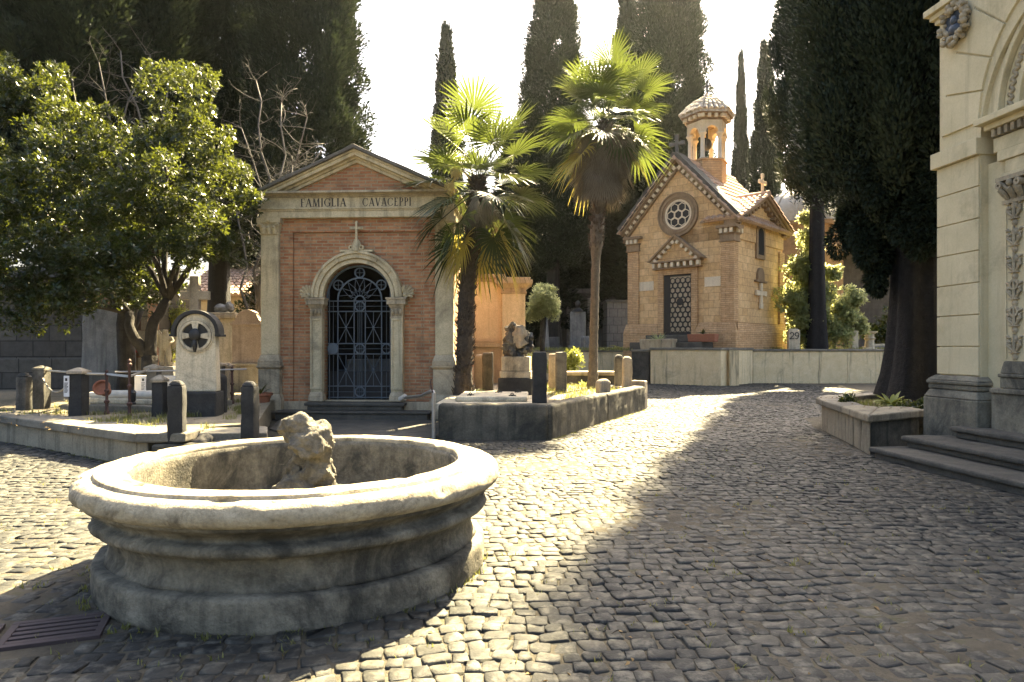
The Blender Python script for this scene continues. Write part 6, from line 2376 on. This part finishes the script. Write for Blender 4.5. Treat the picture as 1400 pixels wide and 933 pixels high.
b.build('flower_trough', M['terra'], None, (cen.x + 1.75 * cs - .95 * sn, cen.y - 1.75 * sn - .95 * cs, 1.87), R(-43), bevel=.02, label='long terracotta trough on the chapel step right of the door', cat='planter')
b = MB().box(-.75, .75, -.25, .25, 0, .55, top=(-.05, -.05))
b.build('stone_trough', M['trim_dark'], None, (6.6, 30.9, 1.45), R(-38), bevel=.03, label='stone trough holding the grey green tuft left of the chapel steps', cat='planter', subdiv=.2, rough=.02)
rosette('rosette_plant', 'small yellow green plant growing by the slender palm foot', gx(795, 20), 19.8, .5, 14, .35, .03, M['leaf_yellow'], 12, .8)
rosette('rosette_plant', 'dark spiky yucca in front of the shaggy palm trunk foot', gx(648, 15.6), 15.9, .5, 22, .42, .014, M['palm_leaf'], 14, .7)
rosette('rosette_plant', 'dark evergreen rosette low in front of the pink stele', gx(305, 17.6), 17.7, .45, 26, .45, .03, M['leaf'], 15, 1.0)


# ------------------------------------------------------------------ fan palms
def fan_leaf(rng_, stem, petiole, R_, nseg, spread, V, F, T, base, azim, elev, droop, roll=0.0, tint=.5, tipdroop=.35, petV=None):
    """one fan leaf; its segments start at the end of the petiole"""
    ca, sa = math.cos(azim), math.sin(azim)
    d = Vector((ca * math.cos(elev), sa * math.cos(elev), math.sin(elev)))
    side = Vector((-sa, ca, 0))
    up = side.cross(d)
    if up.z < 0:
        up = -up
    side = (side * math.cos(roll) + up * math.sin(roll)).normalized()
    up = d.cross(side) if d.cross(side).z > 0 else side.cross(d)
    p0 = Vector(base)
    p1 = p0 + d * petiole - Vector((0, 0, droop * petiole * .3))
    if petV is not None:
        petV.tube([p0, p0.lerp(p1, .5) + Vector((0, 0, .03)), p1], [.016, .012, .010], 5)
    dd = (d - Vector((0, 0, droop * .7))).normalized()
    upn = side.cross(dd)
    if upn.z < 0:
        upn = -upn
    for i in range(nseg):
        a = spread * (i / (nseg - 1) - .5)
        e = dd * math.cos(a) + side * math.sin(a)
        e = (e + upn * (.16 * abs(math.sin(a)) + .05)).normalized()
        L_ = R_ * (.82 + .18 * math.cos(a)) * rng_.uniform(.9, 1.08)
        wv = e.cross(upn).normalized()
        w0 = L_ * spread / nseg * .5
        o = len(V)
        td = tipdroop * rng_.uniform(.4, 1.5)
        gvec = Vector((0, 0, -1))
        m = [(.0, .02), (.28, .29), (.52, .46), (.78, .27), (1.0, .03)]
        for q, ww in m:
            c_ = p1 + e * (L_ * q) + gvec * (L_ * td * max(0, q - .38) ** 1.7) + upn * (.004 if i % 2 else -.004)
            V.append(c_ - wv * w0 * ww + upn * w0 * .35 * ww)
            V.append(c_)
            V.append(c_ + wv * w0 * ww + upn * w0 * .35 * ww)
        for k_ in range(4):
            for c_ in (0, 1):
                F.append((o + 3 * k_ + c_, o + 3 * k_ + c_ + 1, o + 3 * k_ + c_ + 4, o + 3 * k_ + c_ + 3))
                T.append(min(1, max(0, tint + rng_.uniform(-.12, .12))))


def palm(label, X, Y, z, path, rad, n_leaf, top, R_, pet, seed, skirt, mat_tr, smooth_to=None, yellow=3, flowers=True, zone=.8, low=-.9):
    o = thing('fan_palm', label, 'palm tree', (X, Y, z))
    rg_ = random.Random(seed)
    b_ = MB()
    P_ = [Vector(p) for p in path]
    # fibrous trunk with leaf-base stubs
    def along(q):
        q *= len(P_) - 1
        i = min(int(q), len(P_) - 2)
        return P_[i].lerp(P_[i + 1], q - i)
    n = 90
    H = P_[-1].z

    def rad_at(q):
        if smooth_to is None:
            return rad[0] + (rad[1] - rad[0]) * q
        e = min(1, max(0, (q - smooth_to + .04) / .08))
        return rad[0] + (rad[1] - rad[0]) * e * e * (3 - 2 * e)
    rr = []
    for i in range(n + 1):
        zq = i / n
        rr.append(rad_at(zq) * (1 + .07 * math.sin(i * 2.4) + rg_.uniform(-.05, .05)) + (.10 * math.exp(-zq * 22)))
    b_.tube([along(i / n) for i in range(n + 1)], rr, 14)
    b_.build('trunk', mat_tr, o, smooth=True)
    b_ = MB()
    s0 = smooth_to if smooth_to else 0.02
    for i in range(520):
        q = rg_.uniform(s0, 1.0)
        c_ = along(q)
        r_ = rad_at(q)
        a = rg_.uniform(0, 6.28)
        d = Vector((math.cos(a), math.sin(a), 0))
        b_.tube([c_ + d * r_ * .8, c_ + d * (r_ + .035) + Vector((0, 0, .05)), c_ + d * (r_ + rg_.uniform(.03, .09)) + Vector((0, 0, rg_.uniform(.05, .16)))], [.022, .015, .005], 4)
    b_.build('leaf_stubs', M['palm_trunk'], o)
    V, F, T = [], [], []
    VY, FY, TY = [], [], []
    pet_b = MB()
    hub = Vector(top)
    for i in range(n_leaf):
        q = (i + .5) / n_leaf
        el = 1.30 - (1.30 - low) * q ** .85 + rg_.uniform(-.22, .22)
        az = i * 2.39996 + rg_.uniform(-.25, .25)
        base = hub + Vector((0, 0, zone * (.5 - q))) + Vector((math.cos(az), math.sin(az), 0)) * .10
        yl = i >= n_leaf - yellow
        tgt = (VY, FY, TY) if yl else (V, F, T)
        fan_leaf(rg_, None, pet * rg_.uniform(.65, 1.25) * (1.0 if el > -.2 else .8), R_ * rg_.uniform(.88, 1.1), 32, R(rg_.uniform(200, 290)), *tgt, base, az, el,
                 .15 + .3 * max(0, -el + .5) * .6, rg_.uniform(-.35, .35), .75 - .55 * q + rg_.uniform(-.1, .1), .12 + .60 * q, pet_b)
    for i in range(7):                                                # young leaves closing the heart
        az = i * 2.39996 + 1.0
        fan_leaf(rg_, None, rg_.uniform(.25, .55), R_ * rg_.uniform(.5, .75), 26, R(rg_.uniform(120, 230)), V, F, T, hub + Vector((math.cos(az) * .08, math.sin(az) * .08, rg_.uniform(-.2, .2))),
                 az, rg_.uniform(.35, 1.4), .1, rg_.uniform(-.5, .5), .7, .15, pet_b)
    c_ = np_mesh('crown', np.array([tuple(v) for v in V]), np.array(F), M['palm_leaf'], o, np.array(T))
    if VY:
        np_mesh('yellow_lit_leaves', np.array([tuple(v) for v in VY]), np.array(FY), M['palm_yellow'], o, np.array(TY))
    pet_b.build('leaf_stalks', M['palm_leaf'], o, smooth=True)
    # skirt of dead hanging leaves
    V, F, T = [], [], []
    if skirt:
        z0_, z1_, w0_, n_, Rs = skirt
        for i in range(n_):
            zz = rg_.uniform(z0_, z1_)
            az = rg_.uniform(0, 6.28)
            q = (zz - z0_) / (z1_ - z0_)
            c0 = along(min(1, zz / H)) + Vector((math.cos(az), math.sin(az), 0)) * (w0_ * (.35 + .5 * q) * rg_.uniform(.5, 1.0))
            fan_leaf(rg_, None, .12, Rs * rg_.uniform(.75, 1.15), 16, R(rg_.uniform(40, 90)), V, F, T, c0, az, -1.35 + rg_.uniform(-.15, .25), .1, rg_.uniform(-.4, .4), rg_.random(), .15)
        np_mesh('dead_leaf_skirt', np.array([tuple(v) for v in V]), np.array(F), M['palm_dead'], o, np.array(T))
    if flowers:
        b_ = MB()
        for (dx, dy, dz, s_) in flowers:
            b_.tube([hub + Vector((0, 0, -.1)), hub + Vector((dx * .6, dy * .6, dz + .3)), hub + Vector((dx, dy, dz))], [.02, .018, .012], 6)
            for k_ in range(150):
                u_ = Vector((rg_.gauss(0, 1), rg_.gauss(0, 1), rg_.gauss(0, 1))).normalized()
                p_ = hub + Vector((dx, dy, dz - .08)) + Vector((u_.x * s_ * .7, u_.y * s_ * .7, u_.z * s_)) * rg_.uniform(.3, 1)
                b_.tube([p_, p_ + Vector((u_.x * .03, u_.y * .03, -.06))], [.009, .005], 4)
        b_.build('flower_cluster', M['palm_flower'], o)
    return o


palm('shaggy fan palm with dark fibrous trunk standing against the right mausoleum pilaster', gx(633, 15.2), 15.15, .5,
     [(0, 0, -.2), (.04, 0, 1.2), (.10, 0, 2.6), (.28, .0, 4.2), (.36, 0, 4.9)], (.19, .17), 36, (.36, 0, 4.75), .98, .95, 5,
     (3.5, 4.4, .36, 26, .6), M['palm_trunk'], None, 3, [(-.50, -.3, .25, .16), (-.62, -.2, -.05, .18)], 1.15, -1.25)
palm('taller slender fan palm with grey skirt of dead leaves left of the chapel', gx(810, 18.8), 18.8, .5,
     [(0, 0, -.2), (.05, 0, 2.0), (.11, 0, 4.2), (.24, 0, 6.0), (.34, 0, 7.3)], (.115, .185), 36, (.34, 0, 7.35), 1.02, .95, 9,
     (5.3, 7.1, .92, 260, .80), M['palm_smooth'], .45, 3, None, .8, -.85)

# fallen twigs and grass on the graves
rt = random.Random(3)
pts = [(rt.uniform(-9.5, -4.2), rt.uniform(9.9, 15), PZ - .02) for i in range(900)]
pts = [q for q in pts if in_poly(q[0], q[1], [(-10.5, 13.1), (-5.3, 9.95), (-4.3, 9.9), (-5.4, 15), (-10.5, 15.5)])]
pts = [q for q in pts if noise.noise(Vector((q[0] * .9, q[1] * .9, 0))) > -.05 and not (-8.4 < q[0] < -5.8 and 12.3 < q[1] < 14.2)]
tuft_field('platform_grass', pts, M['grass'], .04, .12, 14, .05, 4, 'stuff', 'short dry grass growing between the left graves', 'grass')
pts = [(rt.uniform(-1, 3.4), rt.uniform(12.5, 21), .5) for i in range(700)]
pts = [q for q in pts if in_poly(q[0], q[1], [(.75, 12.9), (3.2, 18), (2.9, 19), (1.1, 21.5), (0, 21.5), (.9, 15)])]
tuft_field('plot_grass', pts, M['grass'], .04, .13, 14, .06, 5, 'stuff', 'dry grass on the soil around the slender palm', 'grass')
pts = [(rt.uniform(6.6, 8), rt.uniform(11.1, 13.6), .5) for i in range(160)]
tuft_field('bed_ground_cover', pts, M['grass'], .04, .12, 12, .06, 6, 'stuff', 'low green ground cover in the raised bed', 'ground cover')
pts = [(rt.uniform(-2, 9), rt.uniform(31.5, 40), 1.48) for i in range(500)] + [(rt.uniform(11, 20), rt.uniform(31.6, 38), 1.48) for i in range(400)]
tuft_field('terrace_grass', pts, M['grass'], .06, .22, 12, .12, 7, 'stuff', 'rough grass on the terrace around the chapel', 'grass', .012)


def litter(name, pts, mat, L, W, seed, label):
    rng_ = np.random.default_rng(seed)
    P_ = np.array(pts)
    n = len(P_)
    D = np.stack([rng_.normal(size=n), rng_.normal(size=n), rng_.normal(0, .15, n)], 1)
    V, F = leaf_quads(P_, D, np.stack([rng_.normal(0, .3, n), rng_.normal(0, .3, n), np.ones(n)], 1), L * rng_.uniform(.5, 1.3, n), W * rng_.uniform(.6, 1.2, n))
    o = np_mesh(name, V, F, mat, None, rng_.random(n))
    return tag(o, label, 'leaves', None, 'stuff')


pts = []
for i in range(260):
    y = rt.uniform(2.6, 12)
    pts.append((rt.uniform(-.2, .8) * y, y, .006))
pts = [q for q in pts if not (q[0] > 7.2 - .1 * q[1] - 1.5 and q[1] < 10.2) and not in_poly(q[0], q[1], PLOT)]
for i in range(120):
    pts.append((rt.uniform(5.9, 7.6), rt.uniform(10.9, 13.8), .615))
for i in range(200):
    pts.append((rt.uniform(-9, -4.5), rt.uniform(9.6, 14), .462))
litter('leaf_litter', pts, M['dry_leaf'], .05, .010, 4, 'scattered dry fallen leaves on cobbles and kerbs')
# ------------------------------------------------------------------ light, air, camera
SUN_AZ, SUN_EL = R(25.0), R(46.5)      # azimuth from the view direction (+Y) towards +X
w = bpy.data.worlds.new('World')
scene.world = w
w.use_nodes = True
nt = w.node_tree
bg = nt.nodes['Background']
sky = nt.nodes.new('ShaderNodeTexSky')
sky.sky_type = 'NISHITA'
sky.sun_disc = False
sky.sun_elevation = SUN_EL
sky.sun_rotation = SUN_AZ
sky.air_density = 1.0
sky.dust_density = 8.0
sky.ozone_density = 1.2
nt.links.new(sky.outputs[0], bg.inputs['Color'])
bg.inputs['Strength'].default_value = 0.05

sd = bpy.data.lights.new('sun', 'SUN')
sd.energy = 5.0
sd.angle = R(.53)
sd.color = (1.0, .83, .50)
so = bpy.data.objects.new('sun', sd)
COL.objects.link(so)
dirv = Vector((math.sin(SUN_AZ) * math.cos(SUN_EL), math.cos(SUN_AZ) * math.cos(SUN_EL), math.sin(SUN_EL)))
so.rotation_euler = (-dirv).to_track_quat('-Z', 'Y').to_euler()
so.location = dirv * 60

hz = NT('glare_haze_air')
hz.n.remove(hz.b)
vol = hz.n.new('ShaderNodeVolumePrincipled')
vol.inputs['Color'].default_value = (.9, .92, .88, 1)
vol.inputs['Density'].default_value = 0.00014
vol.inputs['Anisotropy'].default_value = .82
hz.link(vol.outputs[0], hz.out.inputs['Volume'])
MB().box(-165, 165, -65, 265, -2.3, 36).build('haze', hz.m, kind='stuff')  # added volume; its sun glow stands in for lens glare

cd = bpy.data.cameras.new('camera')
cd.sensor_width = 36.0
cd.lens = FPX / 1400 * 36.0
cd.shift_y = (HY - 466.5) / 1400
cd.clip_start = .1
cd.clip_end = 1000
co = bpy.data.objects.new('camera', cd)
COL.objects.link(co)
co.location = (0, 0, EYE)
co.rotation_euler = (R(90), 0, 0)
scene.camera = co

vs = scene.view_settings
vs.view_transform = 'Standard'
vs.look = 'None'
vs.gamma = 1.0
vs.exposure = 3.6
vs.use_curve_mapping = False
scene.cycles.max_bounces = 8
scene.cycles.diffuse_bounces = 5
scene.cycles.use_denoising = True
